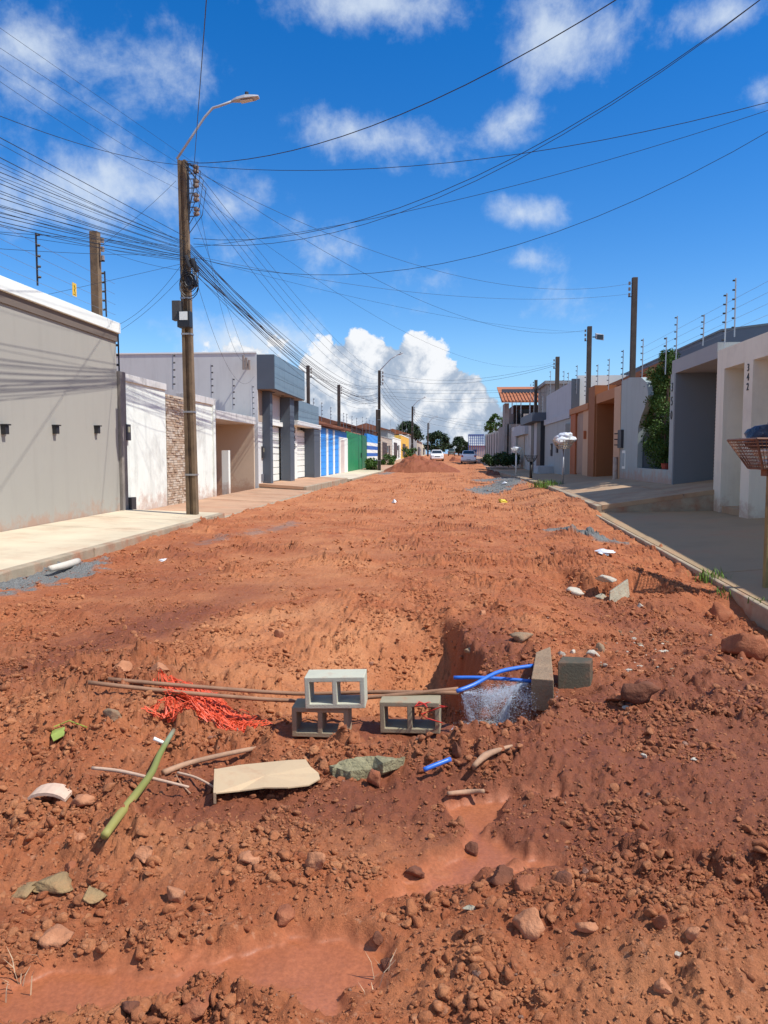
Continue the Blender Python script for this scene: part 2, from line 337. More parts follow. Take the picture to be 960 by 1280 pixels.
def dirt_material(atype='GEOMETRY'):
    m = bpy.data.materials.new('red_laterite'); m.use_nodes = True; n = m.node_tree.nodes; l = m.node_tree.links; b = n['Principled BSDF']
    t = n.new('ShaderNodeNewGeometry').outputs['Position']
    def nz(sc, det, r, ms=None):
        q = n.new('ShaderNodeTexNoise'); q.inputs['Scale'].default_value = sc; q.inputs['Detail'].default_value = det; q.inputs['Roughness'].default_value = r
        l.new(t, q.inputs['Vector']); return q.outputs['Fac']
    def at(k): a = n.new('ShaderNodeAttribute'); a.attribute_name = k; a.attribute_type = atype; return a.outputs['Fac']
    def mix(f, a, c, bt='MIX'):
        q = n.new('ShaderNodeMix'); q.data_type = 'RGBA'; q.blend_type = bt
        for s, v in ((0, f), (6, a), (7, c)):
            if isinstance(v, tuple): q.inputs[s].default_value = (*v, 1)
            elif isinstance(v, (float, int)): q.inputs[s].default_value = v
            else: l.new(v, q.inputs[s])
        return q.outputs[2]
    def mrg(f, a, b_, c=0., d=1.):
        q = n.new('ShaderNodeMapRange'); l.new(f, q.inputs[0])
        for i, v in enumerate((a, b_, c, d)): q.inputs[i+1].default_value = v
        return q.outputs[0]
    def ma(op, a, c):
        q = n.new('ShaderNodeMath'); q.operation = op
        for i, v in enumerate((a, c)):
            if isinstance(v, (float, int)): q.inputs[i].default_value = v
            else: l.new(v, q.inputs[i])
        return q.outputs[0]
    wet, pale, grey, mud = at('wet'), at('pale'), at('grey'), at('mud')
    f1 = mrg(nz(1.6, 8, .65), .32, .68); f2 = mrg(nz(11, 8, .7), .3, .7); f3 = mrg(nz(70, 5, .7), .36, .64)
    c = mix(f1, (.385, .112, .040), (.51, .182, .072))
    c = mix(ma('MULTIPLY', f2, .62), c, (.25, .066, .025))
    c = mix(ma('MULTIPLY', pale, .75), c, (.60, .265, .115))
    c = mix(ma('MULTIPLY', mrg(nz(34, 4, .6), .60, .70), .5), c, (.58, .31, .18))
    c = mix(ma('MULTIPLY', mrg(nz(5, 6, .6), .62, .74), .35), c, (.27, .13, .07))
    c = mix(ma('MULTIPLY', wet, .78), c, mix(f2, (.15, .040, .017), (.24, .066, .026)))
    c = mix(ma('MULTIPLY', mud, .8), c, mix(f1, (.43, .150, .066), (.35, .110, .045)))
    c = mix(grey, c, mix(f3, (.11, .112, .108), (.25, .245, .225)))
    if atype == 'INSTANCER':
        oi = n.new('ShaderNodeObjectInfo'); rv = oi.outputs['Random']; c = mix(mrg(rv, 0, 1, .1, .5), c, mix(mrg(rv, .3, .7), (.66, .29, .13), (.36, .11, .042)))
    c = mix(.35, c, mix(f3, (.5, .5, .5), (1.35, 1.35, 1.35)), 'MULTIPLY')
    l.new(c, b.inputs['Base Color'])
    r = mrg(wet, .1, 1.0, .95, .62); r = ma('MINIMUM', r, mrg(mud, .75, 1, 1, .34)); l.new(r, b.inputs['Roughness']); b.inputs['Specular IOR Level'].default_value = .35
    hgt = ma('ADD', ma('MULTIPLY', nz(30, 7, .75), 1.25), ma('MULTIPLY', nz(130, 4, .7), .5))
    bp = n.new('ShaderNodeBump'); bp.inputs['Distance'].default_value = .014; l.new(hgt, bp.inputs['Height'])
    l.new(mrg(mud, 0, 1, .9, .10), bp.inputs['Strength']); l.new(bp.outputs[0], b.inputs['Normal'])
    return m
DIRT = dirt_material()

def fast_mesh(name, co, quads, mat, attrs=None, smooth=True):
    me = bpy.data.meshes.new(name); nv = len(co); nf = len(quads); k = quads.shape[1]
    me.vertices.add(nv); me.vertices.foreach_set('co', co.astype(np.float32).ravel())
    me.loops.add(nf*k); me.loops.foreach_set('vertex_index', quads.astype(np.int32).ravel())
    me.polygons.add(nf); me.polygons.foreach_set('loop_start', (np.arange(nf)*k).astype(np.int32))
    me.update(calc_edges=True)
    if smooth: me.polygons.foreach_set('use_smooth', np.ones(nf, bool))
    for kk, v in (attrs or {}).items():
        a = me.attributes.new(kk, 'FLOAT', 'POINT'); a.data.foreach_set('value', v.astype(np.float32).ravel())
    me.materials.append(mat); me.validate(); return me
# one sheet: fine where it is near, coarse out to the horizon
ys = [-400, -60, -12, -3, 0, .8, 1.3]; y = 1.3
while y < 215: y += max(.0065, .0058*y if y < 20 else .008*y); ys.append(y)
ys += [240, 300, 400, 600, 1200, 3500]; ys = np.array(ys)
NC = 820; t = np.linspace(0, 1, NC)
xl = np.maximum(-5.52, -(np.maximum(ys, 0)*.63+1.9)); xr = np.minimum(3.86, np.maximum(ys, 0)*.48+1.6)
inner = xl[:, None]+(xr-xl)[:, None]*t[None, :]
def c_(v): return np.full((len(ys), 1), v)
XX = np.hstack([c_(-3500.), c_(-300.), c_(-60.), c_(-15.), c_(-5.8), c_(-5.54), inner, c_(3.88), c_(4.2), c_(15.), c_(60.), c_(300.), c_(3500.)])
YY = np.repeat(ys[:, None], XX.shape[1], 1)
zz, wet, pale, grey, mud, rough_ = earth(XX, YY)
out = (XX < -5.6) | (XX > 3.95); zz = np.where(out, -.55+rise(YY), zz); zz = np.where(YY < 1.2, np.where(out, zz, 0.0), zz)
nr, nc = XX.shape; idx = np.arange(nr*nc).reshape(nr, nc)
q = np.stack([idx[:-1, :-1], idx[:-1, 1:], idx[1:, 1:], idx[1:, :-1]], -1).reshape(-1, 4)
co = np.stack([XX, YY, zz], -1).reshape(-1, 3)
ground = bpy.data.objects.new('dirt_road', fast_mesh('dirt_road', co, q, DIRT, dict(wet=wet, pale=pale, grey=grey, mud=mud)))
COL.objects.link(ground); tag(ground, 'dug-up red earth street with ruts, clods and wet mud', kind='structure')

# loose clods and pebbles lying on it: nobody could count them
import bmesh
def ico(sub):
    b = bmesh.new(); bmesh.ops.create_icosphere(b, subdivisions=sub, radius=1); v = np.array([p.co[:] for p in b.verts]); f = np.array([[q.index for q in p.verts] for p in b.faces]); b.free(); return v, f
def scatter(N, sub, xy, size, flat=(.5, .9), jit=.22, sink=.25):
    v, f = ico(sub); k = len(v)
    x, y = xy; z, we, pa, gr, mu, ro = earth(x, y)
    keep = RNG.random(len(x)) < np.clip(ro*.9-.1, .02, 1)*(1-.95*mu); x, y, z, we, pa, gr, size = (a[keep] for a in (x, y, z, we, pa, gr, size)); N = len(x)
    V = np.repeat(v[None], N, 0)
    for c in range(6):                            # flat broken faces
        nn = RNG.normal(size=(N, 3)); nn /= np.linalg.norm(nn, axis=1)[:, None]; d = np.einsum('nki,ni->nk', V, nn); ex = np.maximum(0, d-RNG.uniform(.35, .8, (N, 1)))
        V = V-ex[..., None]*nn[:, None, :]
    V = V*(1+RNG.uniform(-jit, jit, (N, k, 1))*.45)
    sc = np.stack([RNG.uniform(.7, 1.25, N), RNG.uniform(.7, 1.25, N), RNG.uniform(*flat, N)], -1)[:, None, :]; V = V*sc
    tl = RNG.uniform(-.4, .4, N)[:, None]; c, s = np.cos(tl), np.sin(tl); X, Z = V[..., 0]*c-V[..., 2]*s, V[..., 0]*s+V[..., 2]*c
    a = RNG.uniform(0, 6.28, N)[:, None]; c, s = np.cos(a), np.sin(a); X, Y = X*c-V[..., 1]*s, X*s+V[..., 1]*c
    V = np.stack([X, Y, Z], -1)*size[:, None, None]; V += np.stack([x, y, z+size*(.55-sink)], -1)[:, None, :]
    F = f[None]+(np.arange(N)*k)[:, None, None]
    rp = lambda a: np.repeat(a, k)
    pal = np.clip(pa+RNG.uniform(-.3, .5, N), 0, 1)
    return V.reshape(-1, 3), F.reshape(-1, 3), dict(wet=rp(np.clip(we*.7+RNG.uniform(-.2, .25, N), 0, 1)), pale=rp(pal), grey=rp((RNG.random(N) < .006)*.7+gr*.6), mud=rp(we*0))
def nearfield(N, ymax, p=1.6):
    y = 1.7+(ymax-1.7)*RNG.random(N)**p; x = RNG.uniform(-1, 1, N)*(y*.62+.6)-.08*y; k = (x > -5.4) & (x < 3.7); return x[k], y[k]
# small clods: instanced on a cloud of points, thickest where the earth was thrown up
def clod_sources(n=7):
    out = []
    for i in range(n):
        v, f = ico(2 if i < 3 else 2)
        for c in range(9):
            nn = RNG.normal(size=3); nn /= np.linalg.norm(nn); d = v@nn; v = v-np.maximum(0, d-RNG.uniform(.35, .8))[:, None]*nn
        v = v*(1+RNG.uniform(-.10, .10, (len(v), 1)))*np.array([1, RNG.uniform(.7, 1), RNG.uniform(.55, .85)])
        out.append(bpy.data.objects.new('clod_shape', fast_mesh('clod_shape', v, f, DIRT_I, smooth=i < 4)))
    return out
DIRT_I = dirt_material('INSTANCER')
def clod_field(name, label, N, ymax, s0, s1, pw, power, floor=.015, cat='earth clods'):
    y = 1.75+(ymax-1.75)*RNG.random(N)**power; x = RNG.uniform(-1, 1, N)*(y*.60+.45)-.08*y; k = (x > -5.45) & (x < 3.7); x, y = x[k], y[k]
    z, we, pa, gr, mu, ro = earth(x, y); dens = np.clip(fbm(x, y, 2.0, 5, 201)*2.6+.22, floor, 1)*np.clip(ro*1.15-.12, .05, 1)*(1-.98*mu)*(1-.6*np.clip(gr, 0, 1))
    k = RNG.random(len(x)) < dens; x, y, z, we, pa, gr = (a[k] for a in (x, y, z, we, pa, gr)); n = len(x)
    sz = (s0+(s1-s0)*RNG.random(n)**pw)*(.8+.2*np.minimum(y/5, 3))
    me = bpy.data.meshes.new(name); me.vertices.add(n); me.vertices.foreach_set('co', np.stack([x, y, z+sz*.18], -1).astype(np.float32).ravel())
    for kk, v in dict(wet=np.clip(we*.65+RNG.uniform(-.25, .15, n), 0, 1), pale=np.clip(pa+RNG.uniform(-.15, .60, n), 0, 1), grey=gr*.7+(RNG.random(n) < .006)*.6, mud=we*0, csize=sz).items():
        me.attributes.new(kk, 'FLOAT', 'POINT').data.foreach_set('value', v.astype(np.float32))
    me.attributes.new('crot', 'FLOAT_VECTOR', 'POINT').data.foreach_set('vector', np.stack([RNG.uniform(-.6, .6, n), RNG.uniform(-.6, .6, n), RNG.uniform(0, 6.28, n)], -1).astype(np.float32).ravel())
    me.attributes.new('cpick', 'INT', 'POINT').data.foreach_set('value', RNG.integers(0, 7, n).astype(np.int32))
    o = bpy.data.objects.new(name, me); COL.objects.link(o); me.materials.append(DIRT_I)
    ng = bpy.data.node_groups.new('scatter_clods', 'GeometryNodeTree'); ng.interface.new_socket('Geometry', in_out='INPUT', socket_type='NodeSocketGeometry'); ng.interface.new_socket('Geometry', in_out='OUTPUT', socket_type='NodeSocketGeometry')
    gi = ng.nodes.new('NodeGroupInput'); go = ng.nodes.new('NodeGroupOutput'); ip = ng.nodes.new('GeometryNodeInstanceOnPoints'); ip.inputs['Pick Instance'].default_value = True
    g2 = ng.nodes.new('GeometryNodeGeometryToInstance')
    for c in CLODS:
        oi = ng.nodes.new('GeometryNodeObjectInfo'); oi.inputs['Object'].default_value = c; ng.links.new(oi.outputs['Geometry'], g2.inputs[0])
    def na(nm, dt):
        a = ng.nodes.new('GeometryNodeInputNamedAttribute'); a.data_type = dt; a.inputs[0].default_value = nm; return a.outputs[0]
    e2r = ng.nodes.new('FunctionNodeEulerToRotation'); ng.links.new(na('crot', 'FLOAT_VECTOR'), e2r.inputs[0])
    ng.links.new(gi.outputs[0], ip.inputs['Points']); ng.links.new(g2.outputs[0], ip.inputs['Instance']); ng.links.new(na('cpick', 'INT'), ip.inputs['Instance Index'])
    ng.links.new(e2r.outputs[0], ip.inputs['Rotation']); ng.links.new(na('csize', 'FLOAT'), ip.inputs['Scale']); ng.links.new(ip.outputs[0], go.inputs[0])
    md = o.modifiers.new('scatter', 'NODES'); md.node_group = ng; tag(o, label, cat, kind='stuff'); return n
CLODS = clod_sources()
nA = clod_field('clods', 'crumbs of red earth lying thick over the dug-up street', 300000, 11, .0028, .013, 2.6, 1.5, .22)
nB = clod_field('clods', 'larger loose clods of red earth strewn over the street', 38000, 13, .009, .036, 3.4, 1.4)
nC = clod_field('clods', 'clods of earth on the further stretch of the street', 60000, 48, .010, .040, 2.5, 1.25)
print('clods', nA, nB, nC)

# ============================================================ pavements
conc_cream = M('cream_concrete', (.66, .55, .38), .9, .16, .8, .2, 50, (RED_DIRT, .35, .9))
conc_soil = M('soil_stained_concrete', (.50, .30, .18), .92, .2, .9, .2, 50, (RED_DIRT, .6, .8))
conc_grey = M('grey_screed', (.39, .265, .145), .85, .18, .7, .15, 60, (RED_DIRT, .45, .7))
kerb_m = M('kerb_stone', (.40, .32, .22), .92, .25, 3, .4, 40, (RED_DIRT, .8, 1.6), bdist=.02)
conc_ramp = M('tan_ramp_concrete', (.44, .30, .18), .9, .2, 1.2, .3, 40, (RED_DIRT, .55, 1.4))
def pavement(name, label, xk, xw, y0, y1, zk0, zw0, zk1, zw1, m, slabs, kw=.14, depth=.7, joint=.012, nx=1, skirt=None):
    """sloping paved strip between kerb xk and wall xw, laid as separate slabs with open joints"""
    t = thing(name, None, None, (xw, (y0+y1)/2, 0)); t['kind'] = 'structure'; t['label'] = label
    s = 1 if xk > xw else -1
    def zat(x, y):
        u = (x-xw)/(xk-xw); v = (y-y0)/(y1-y0)
        return (zw0*(1-v)+zw1*v)*(1-u)+(zk0*(1-v)+zk1*v)*u
    def slab(x0, x1, ya, yb, dz=0):
        P = [(x0, ya), (x1, ya), (x1, yb), (x0, yb)]
        return MB().hexa([(x, y, zat(x, y)-.12+dz) for x, y in P], [(x, y, zat(x, y)+dz) for x, y in P])
    base = MB().hexa([(x, y, zat(x, y)-depth) for x, y in ((xk-s*.02, y0+.016), (xw, y0+.016), (xw, y1-.016), (xk-s*.02, y1-.016))],
                     [(x, y, zat(x, y)-.055) for x, y in ((xk-s*.02, y0+.016), (xw, y0+.016), (xw, y1-.016), (xk-s*.02, y1-.016))])
    obj('footing', base, skirt or kerb_m, t)
    xi = xk-s*kw; n = max(1, round((y1-y0)/2.4))
    for i in range(n):                            # kerb lengths
        a = y0+(y1-y0)*i/n; b = y0+(y1-y0)*(i+1)/n
        P = [(xk, a+.004), (xi, a+.004), (xi, b-.004), (xk, b-.004)]; w = random.uniform(-.012, .012)
        obj('kerb_stone', MB().hexa([(x+w, y, zat(x, y)-.42) for x, y in P], [(x+w, y, zat(x, y)+.006) for x, y in P]), kerb_m, t, bevel=.018)
    for a, b in zip(slabs[:-1], slabs[1:]):
        for j in range(nx):
            xa = xi-s*joint+(xw-xi)*j/nx; xb = xi-s*joint*0+(xw-xi)*(j+1)/nx-s*(0)
            o = obj('slab', slab(xa, xb+s*joint, a+joint/2, b-joint/2, random.uniform(-.008, .004)), m, t, bevel=.004)
    return t
XL = -8.0; XR = 6.8
pavement('pavement', 'cream concrete pavement in front of the tall grey wall', -5.5, XL, 2.0, 18.55, .12, .2, .14, .22, conc_cream, [2, 5, 7.6, 9.9, 12.2, 14.3, 16.4, 18.55])
pavement('pavement', 'soil-stained lower pavement beyond the wooden-brown utility pole', -5.5, XL, 18.56, 31.9, .02, .11, .06, .18, conc_soil, [18.56, 21.5, 24.5, 28, 31.9])
pavement('pavement', 'raised tan pavement in front of the white and slate house', -5.9, XL, 31.91, 45.3, .22, .36, .18, .30, conc_soil, [31.91, 34, 36.5, 39.5, 42.5, 45.3])
pavement('pavement', 'cream pavement before the blue and green fronts', -5.6, XL, 45.31, 70, .12, .2, .12, .2, conc_cream, [45.31, 48.5, 52, 56, 60.5, 65, 70])
pavement('pavement', 'far left pavement running to the end of the street', -5.6, XL, 70.01, 175, .15, .2, 1.2, 1.25, conc_soil, [70.01, 78, 86, 100, 130, 175], depth=1.5)
pavement('pavement', 'grey screed pavement in front of the beige house', 3.75, XR+.6, 4.0, 19.93, -.35, .20, .10, .18, conc_grey, [4, 7.2, 9.55, 11.35, 15.2, 19.93], kw=.07, depth=.9)
pavement('pavement', 'tan ramped pavement in front of the blue-grey house', 3.86, XR+1.3, 19.95, 30.0, .27, .90, .40, .80, conc_ramp, [19.95, 20.6, 21.4, 22.7, 24.2, 26, 28, 30], depth=1.1, nx=2)
pavement('pavement', 'paved strip before the orange house', 3.9, XR+.9, 30.01, 42, .40, .67, .36, .60, conc_grey, [30.01, 33, 36, 39, 42], depth=1.2)
pavement('pavement', 'pavement before the pale grey house with a parapet', 3.95, XR+.2, 42.01, 62, .36, .45, .25, .34, conc_grey, [42.01, 46, 50, 55, 62], depth=1.2)
pavement('pavement', 'far right pavement below the long bare wall', 3.95, XR+.2, 62.01, 175, .22, .3, 1.2, 1.25, conc_soil, [62.01, 75, 90, 115, 175], depth=1.6)

# ============================================================ shared fittings
black = M('black_plastic', (.02, .02, .022), .5, .1, 4, 0)
dark_metal = M('dark_painted_steel', (.035, .035, .04), .55, .2, 6, .1)
galv = M('galvanised_steel', (.42, .42, .42), .45, .2, 8, .1, metal=.6)
white_paint = M('white_wall_paint', (.82, .85, .77), .8, .06, 1, .12, 90, (grime, .40, .8), streak=.4, splash=.2)
white_clean = M('clean_white_paint', (.84, .86, .79), .7, .04, 1, .08, 90)
glass = M('dark_glass', (.03, .04, .05), .12, .05, 2, 0)
porcelain = M('brown_porcelain', (.28, .22, .18), .3, .1, 9, 0)
def meter_box(x, y, z, s, w=.22, h=.34, parent=None, label=None):
    b = obj('meter_box', B(x, x+s*.09, y-w/2, y+w/2, z, z+h), dark_metal, parent, bevel=.008)
    o = obj('meter_window', B(x+s*.088, x+s*.096, y-w*.28, y+w*.28, z+h*.5, z+h*.85), M('meter_glass', (.35, .33, .22), .3, .05, 3, 0), b); return b
def slats(name, parent, m, x0, x1, y0, y1, z0, z1, n, gap=.012):
    h = (z1-z0)/n
    for i in range(n): obj(name, B(x0, x1, y0, y1, z0+i*h+gap/2, z0+(i+1)*h-gap/2), m, parent, bevel=.004)
def number(txt, parent, x, y, z, size, s, m, step):
    for i, ch in enumerate(txt):
        cu = bpy.data.curves.new('house_digit', 'FONT'); cu.body = ch; cu.size = size; cu.extrude = .012; cu.align_x = 'CENTER'; cu.materials.append(m)
        tmp = bpy.data.objects.new('digit_outline', cu); me = bpy.data.meshes.new_from_object(tmp); bpy.data.objects.remove(tmp); me.name = 'house_digit'
        if not me.materials: me.materials.append(m)
        o = bpy.data.objects.new('house_digit', me); COL.objects.link(o); o.parent = parent
        loc = Vector((x, y, z-step*i)); o.location = loc-parent.location; o.rotation_euler = (math.radians(90), 0, math.radians(-90 if s < 0 else 90))
# electric-fence standards: built once, copied
def fence_post(h, n, side, m, m2):
    t = thing('fence_post', 'electric fence post', 'fence post', (0, 0, 0))
    obj('upright', B(-.014, .014, -.014, .014, 0, h), m, t)
    mb = MB()
    for i in range(n):
        z = h*(.16+.80*i/(n-1)); x = side*.045
        MB.loft(mb, [[(x-side*.03+dx*1.0*side, r*math.cos(a), z+r*math.sin(a)) for a in [k*math.pi/3 for k in range(6)]] for dx, r in ((0, .018), (.02, .030), (.035, .018), (.05, .030), (.065, .014))])
    obj('insulators', mb, m2, t); return t
FP = {}
def posts(lst, group, adj, side, X, dark=False):
    """lst of (px, ytop, ybottom): where each standard's foot and tip are seen against the wall plane X"""
    out = []
    for px, yt, yb in lst:
        base = atX(px, yb, X); top = atX(px, yt, X); h = max(.5, top.z-base.z)
        key = (dark, side, round(h*2)/2)
        lab = adj
        if key not in FP:
            FP[key] = fence_post(round(h*2)/2 or .5, 6 if h > 1.1 else 5, side, dark_metal if dark else galv, black); r = FP[key]; r.location = base
        else: r = copy_thing(FP[key], base)
        r.scale = (1, 1, h/key[2]); r['label'] = lab; r['group'] = group; out.append((base, h))
        r.rotation_euler = (random.uniform(-.012, .012), random.uniform(-.015, .015), 0)
    return out

# ============================================================ left side houses
def house(name, label, y, x=XL, cat='house'): return thing(name, label, cat, (x, y, 0))
# --- tall grey wall
grey_wall_m = M('warm_grey_render', (.37, .35, .30), .85, .06, .5, .1, 120, (grime, .10, .5), streak=.12, splash=.1)
h = house('tall_wall', 'tall smooth warm-grey wall with white coping at the left edge', 12, cat='wall')
YE = yl(148.5)
obj('wall', B(-8.35, -8.0, 2, YE, -.3, 4.32), grey_wall_m, h)
obj('band', B(-8.37, -7.96, 2, YE+.01, 4.32, 4.52), M('brown_band_paint', (.16, .125, .10), .8, .08, 2), h)
obj('coping', B(-8.42, -7.90, 2, YE+.06, 4.52, 4.77), white_clean, h, bevel=.01)
for px in (3, 67, 119):
    l = atX(px, 538, -8.0); w = obj('wall_light', B(-8.0, -7.9, l.y-.055, l.y+.055, l.z-.07, l.z+.09), black, h, bevel=.01)
    obj('lamp_hood', B(-8.0, -7.87, l.y-.07, l.y+.07, l.z+.09, l.z+.115), black, w)
# --- brown pilaster + white wall
h = house('white_wall', 'white painted boundary wall beside the tall grey wall, with a meter box', 20, cat='wall')
y0, y1 = YE+.02, yl(208)
obj('pilaster', B(-8.3, -7.93, y0, y0+.32, -.3, 3.62), M('dark_grey_pilaster', (.27, .24, .21), .9, .2, 2, .2, 50, (grime, .6, 1.5), .5), h)  # dark grey base with darker blotches and vertical streaks
obj('wall', B(-8.3, -8.0, y0+.33, y1, -.3, 3.42), white_paint, h)
obj('coping', B(-8.34, -7.95, y0+.33, y1, 3.42, 3.6), M('mouldy_white', (.62, .60, .57), .9, .12, 2, .2, 60, ((.08, .075, .07), .75, 1.6), .5), h, bevel=.01)
p = atX(157, 548, -8.0); meter_box(-8.0, p.y, p.z-.05, 1, .26, .40, h)
p = atX(160, 636, -8.0); obj('valve_box', B(-8.0, -7.86, p.y-.1, p.y+.2, .1, .52), dark_metal, h, bevel=.01)
# --- stone clad pier
h = house('stone_clad_pier', 'pier faced with small beige split stones', 22.6, cat='wall')
y0, y1 = yl(208), yl(235.5)
obj('wall', B(-8.3, -8.02, y0+.005, y1-.005, -.3, 3.3), M('stone_mortar', (.30, .22, .16), .95, .1, 5), h)
rows = 46; mbs = [MB(), MB(), MB()]; hh = 3.22/rows
for r in range(rows):
    yy = y0+.01-random.uniform(0, .2)
    while yy < y1-.02:
        w = random.uniform(.14, .30); a = max(yy, y0+.01); b = min(yy+w-.008, y1-.01)
        if b-a > .03: random.choice(mbs).box(-8.02, -8.0+random.uniform(0, .035), a, b, .1+r*hh+.006, .1+(r+1)*hh-.004)
        yy += w
for mb_, c in zip(mbs, ((.52, .40, .29), (.43, .30, .20), (.60, .50, .39))):
    tag(obj('split_stones', mb_, M('split_stone_%d' % int(c[0]*100), c, .9, .2, 8, .3, 60), h), kind='stuff')
# --- second white panel
h = house('white_wall', 'narrow white wall panel with raised coping right of the utility pole', 24.8, cat='wall')
y0, y1 = yl(235.5), yl(268)
obj('wall', B(-8.3, -8.0, y0, y1, -.3, 3.28), white_paint, h); obj('coping', B(-8.36, -7.94, y0, y1+.03, 3.28, 3.50), MATS['mouldy_white'], h, bevel=.01)
obj('edge_pier', B(-8.3, -7.94, y1-.22, y1, -.3, 3.28), white_paint, h)
# --- entrance recess
h = house('porch_entrance', 'beige entrance recess with white door under a stained lintel', 29, cat='house')
y0, y1 = yl(269.5), yl(318.5); cream = M('cream_render', (.64, .52, .38), .85, .08, 1, .12, 80, (grime, .2, 1.0), splash=.2)
obj('lintel', B(-9.6, -7.95, y0, y1, 2.84, 3.14), MATS['mouldy_white'], h, bevel=.01)
obj('side_wall', B(-9.6, -8.0, y1-.14, y1, -.3, 2.84), cream, h)
obj('near_side', B(-9.6, -8.05, y0, y0+.12, -.3, 2.84), cream, h)
obj('back_wall', B(-9.75, -9.61, y0, y1, -.3, 2.84), cream, h)
obj('pier', B(-9.0, -8.7, y0+1.9, y0+2.2, -.3, 2.84), M('greyish_pier', (.50, .45, .40), .85, .1, 2), h)
d = obj('door', B(-9.60, -9.53, y0+.2, y0+1.85, .15, 2.84), white_clean, h)
for i in range(5): obj('door_panel', B(-9.53, -9.50, y0+.3, y0+1.75, .25+i*.52, .25+i*.52+.44), white_clean, d, bevel=.01)
obj('low_pier', B(-8.25, -8.0, y0+1.55, y0+1.78, -.3, 1.75), white_paint, h)
# --- large house with slate box
slate = M('slate_blue_paint', (.085, .105, .13), .6, .08, 1, .05)
slate_lit = M('slate_blue_lit_side', (.17, .24, .29), .45, .10, 2, .05)  # lighter slate: the sunlit street side is put into the colour
grey_side = M('pale_grey_render', (.60, .61, .58), .85, .05, .6, .08, 90, (grime, .12, .6), .25)
h = house('slate_and_white_house', 'pale grey house with a projecting slate-blue box above white garage doors', 36, cat='house')
y0 = 31.9
obj('side_wall', B(-21, -8.0, y0, y0+.25, -.3, 5.86), grey_side, h)
obj('side_coping', B(-21, -8.0, y0-.03, y0+.29, 5.862, 5.92), white_clean, h)
obj('rear_block', B(-21, -8.3, y0+.26, 45, -.3, 5.6), grey_side, h)
obj('front_pier', B(-8.29, -7.98, y0-.006, y0+.9, -.3, 4.32), M('white_scored_render', (.66, .66, .64), .8, .05, 1, .12, 90), h)
obj('tan_panel', B(-8.2, -7.97, y0+.06, y0+.85, 3.0, 4.3), M('tan_paint', (.42, .33, .25), .8, .06, 1), h)
meter_box(-7.98, y0+.62, 1.45, 1, .2, .5, h); obj('valve_box', B(-7.98, -7.93, y0+.45, y0+.7, .45, .75), M('grey_grille', (.18, .18, .2), .6), h)
yb1 = 38.75
bx = obj('fascia_box', B(-8.0, -7.26, y0+.001, yb1, 4.36, 5.8), slate, h)
n = 7
for i in range(n):
    for j in range(3): obj('cladding_panel', B(-7.26, -7.235, y0+.01+(yb1-y0-.02)*i/n+.006, y0+.01+(yb1-y0-.02)*(i+1)/n-.006, 4.37+j*.475+.006, 4.37+(j+1)*.475-.006), slate_lit, bx)
obj('box_soffit', B(-8.0, -7.28, y0+.02, yb1-.02, 4.33, 4.36), M('wood_soffit', (.20, .13, .085), .6), h)
for yy in (33.3, 35.2, 37.1): obj('downlight', MB().tube([(-7.62, yy, 4.325), (-7.62, yy, 4.30)], .07, 10), glass, h)
for a, b, x in ((32.65, 33.1, -7.62), (36.3, 37.3, -7.5), ): obj('column', B(-7.98, x, a, b, -.3, 4.33), slate, h, bevel=.01)
obj('upper_wall', B(-8.3, -8.0, 33.1, 45.2, 3.15, 4.33), M('greyish_white', (.60, .58, .56), .8, .05, 1), h)
obj('lintel', B(-8.0, -7.86, 33.1, 36.29, 2.92, 3.13), white_clean, h, bevel=.008)
g = obj('garage_door', B(-8.2, -8.12, 33.1, 36.3, .2, 2.95), white_paint, h); slats('door_slat', g, white_clean, -8.12, -8.06, 33.12, 36.28, .34, 2.9, 8, .03)
obj('mid_wall', B(-8.3, -7.96, 37.31, 40.3, -.3, 3.15), white_clean, h)
g2 = obj('garage_door', B(-8.2, -8.14, 40.3, 43.0, .2, 2.95), white_paint, h); slats('door_slat', g2, white_clean, -8.14, -8.07, 40.32, 42.98, .32, 2.9, 8, .03)
lf = obj('lower_fascia', B(-8.0, -7.6, yb1+.02, 45.0, 3.32, 4.4), slate, h)
for i in range(5):
    for j in range(2): obj('cladding_panel', B(-7.6, -7.575, yb1+.03+6.2*i/5+.006, yb1+.03+6.2*(i+1)/5-.006, 3.33+j*.53+.006, 3.33+(j+1)*.53-.006), slate_lit, lf)
obj('white_beam', B(-8.0, -7.45, 37.9, 45.1, 3.08, 3.315), white_clean, h, bevel=.008)
obj('column', B(-8.3, -7.5, 43.0, 45.0, -.3, 3.06), slate, h, bevel=.01)
number('353', h, -7.94, 39.6, 2.72, .42, 1, black, .42)
# --- blue striped house
blue = M('sky_blue_paint', (.04, .30, .80), .7, .07, 1, .1, 80, (grime, .10, 1)); tile_red = M('roof_tile_red', (.26, .10, .055), .9, .25, 3, .2)
h = house('blue_house', 'low bright blue house front with white pilasters and a tiled roof edge', 53, cat='house')
ya, yb = 45.3, yl(433.4)
obj('wall', B(-8.4, -8.0, ya, yb, -.3, 3.35), blue, h)
for p0, p1 in ((397.6, 400.6), (407, 410), (415.6, 418.2)): obj('pilaster', B(-8.0, -7.95, yl(p0)+.15, yl(p1)-.15, -.1, 3.3), white_clean, h, bevel=.01)
for p0, p1 in ((391.5, 397.6), (400.6, 407), (410, 415.6), (418.2, 423)):
    for k in range(7): obj('blue_panel', B(-8.0, -7.975, yl(p0)+.02, yl(p1)-.02, .25+k*.43, .25+k*.43+.41), blue, h)
obj('door_frame', B(-8.0, -7.90, yl(422.8), yl(433.2), -.1, 2.9), white_clean, h); d = obj('door', B(-7.90, -7.885, yl(424.2), yl(428.8), .2, 2.7), M('pinkish_door', (.66, .55, .50), .6), h)
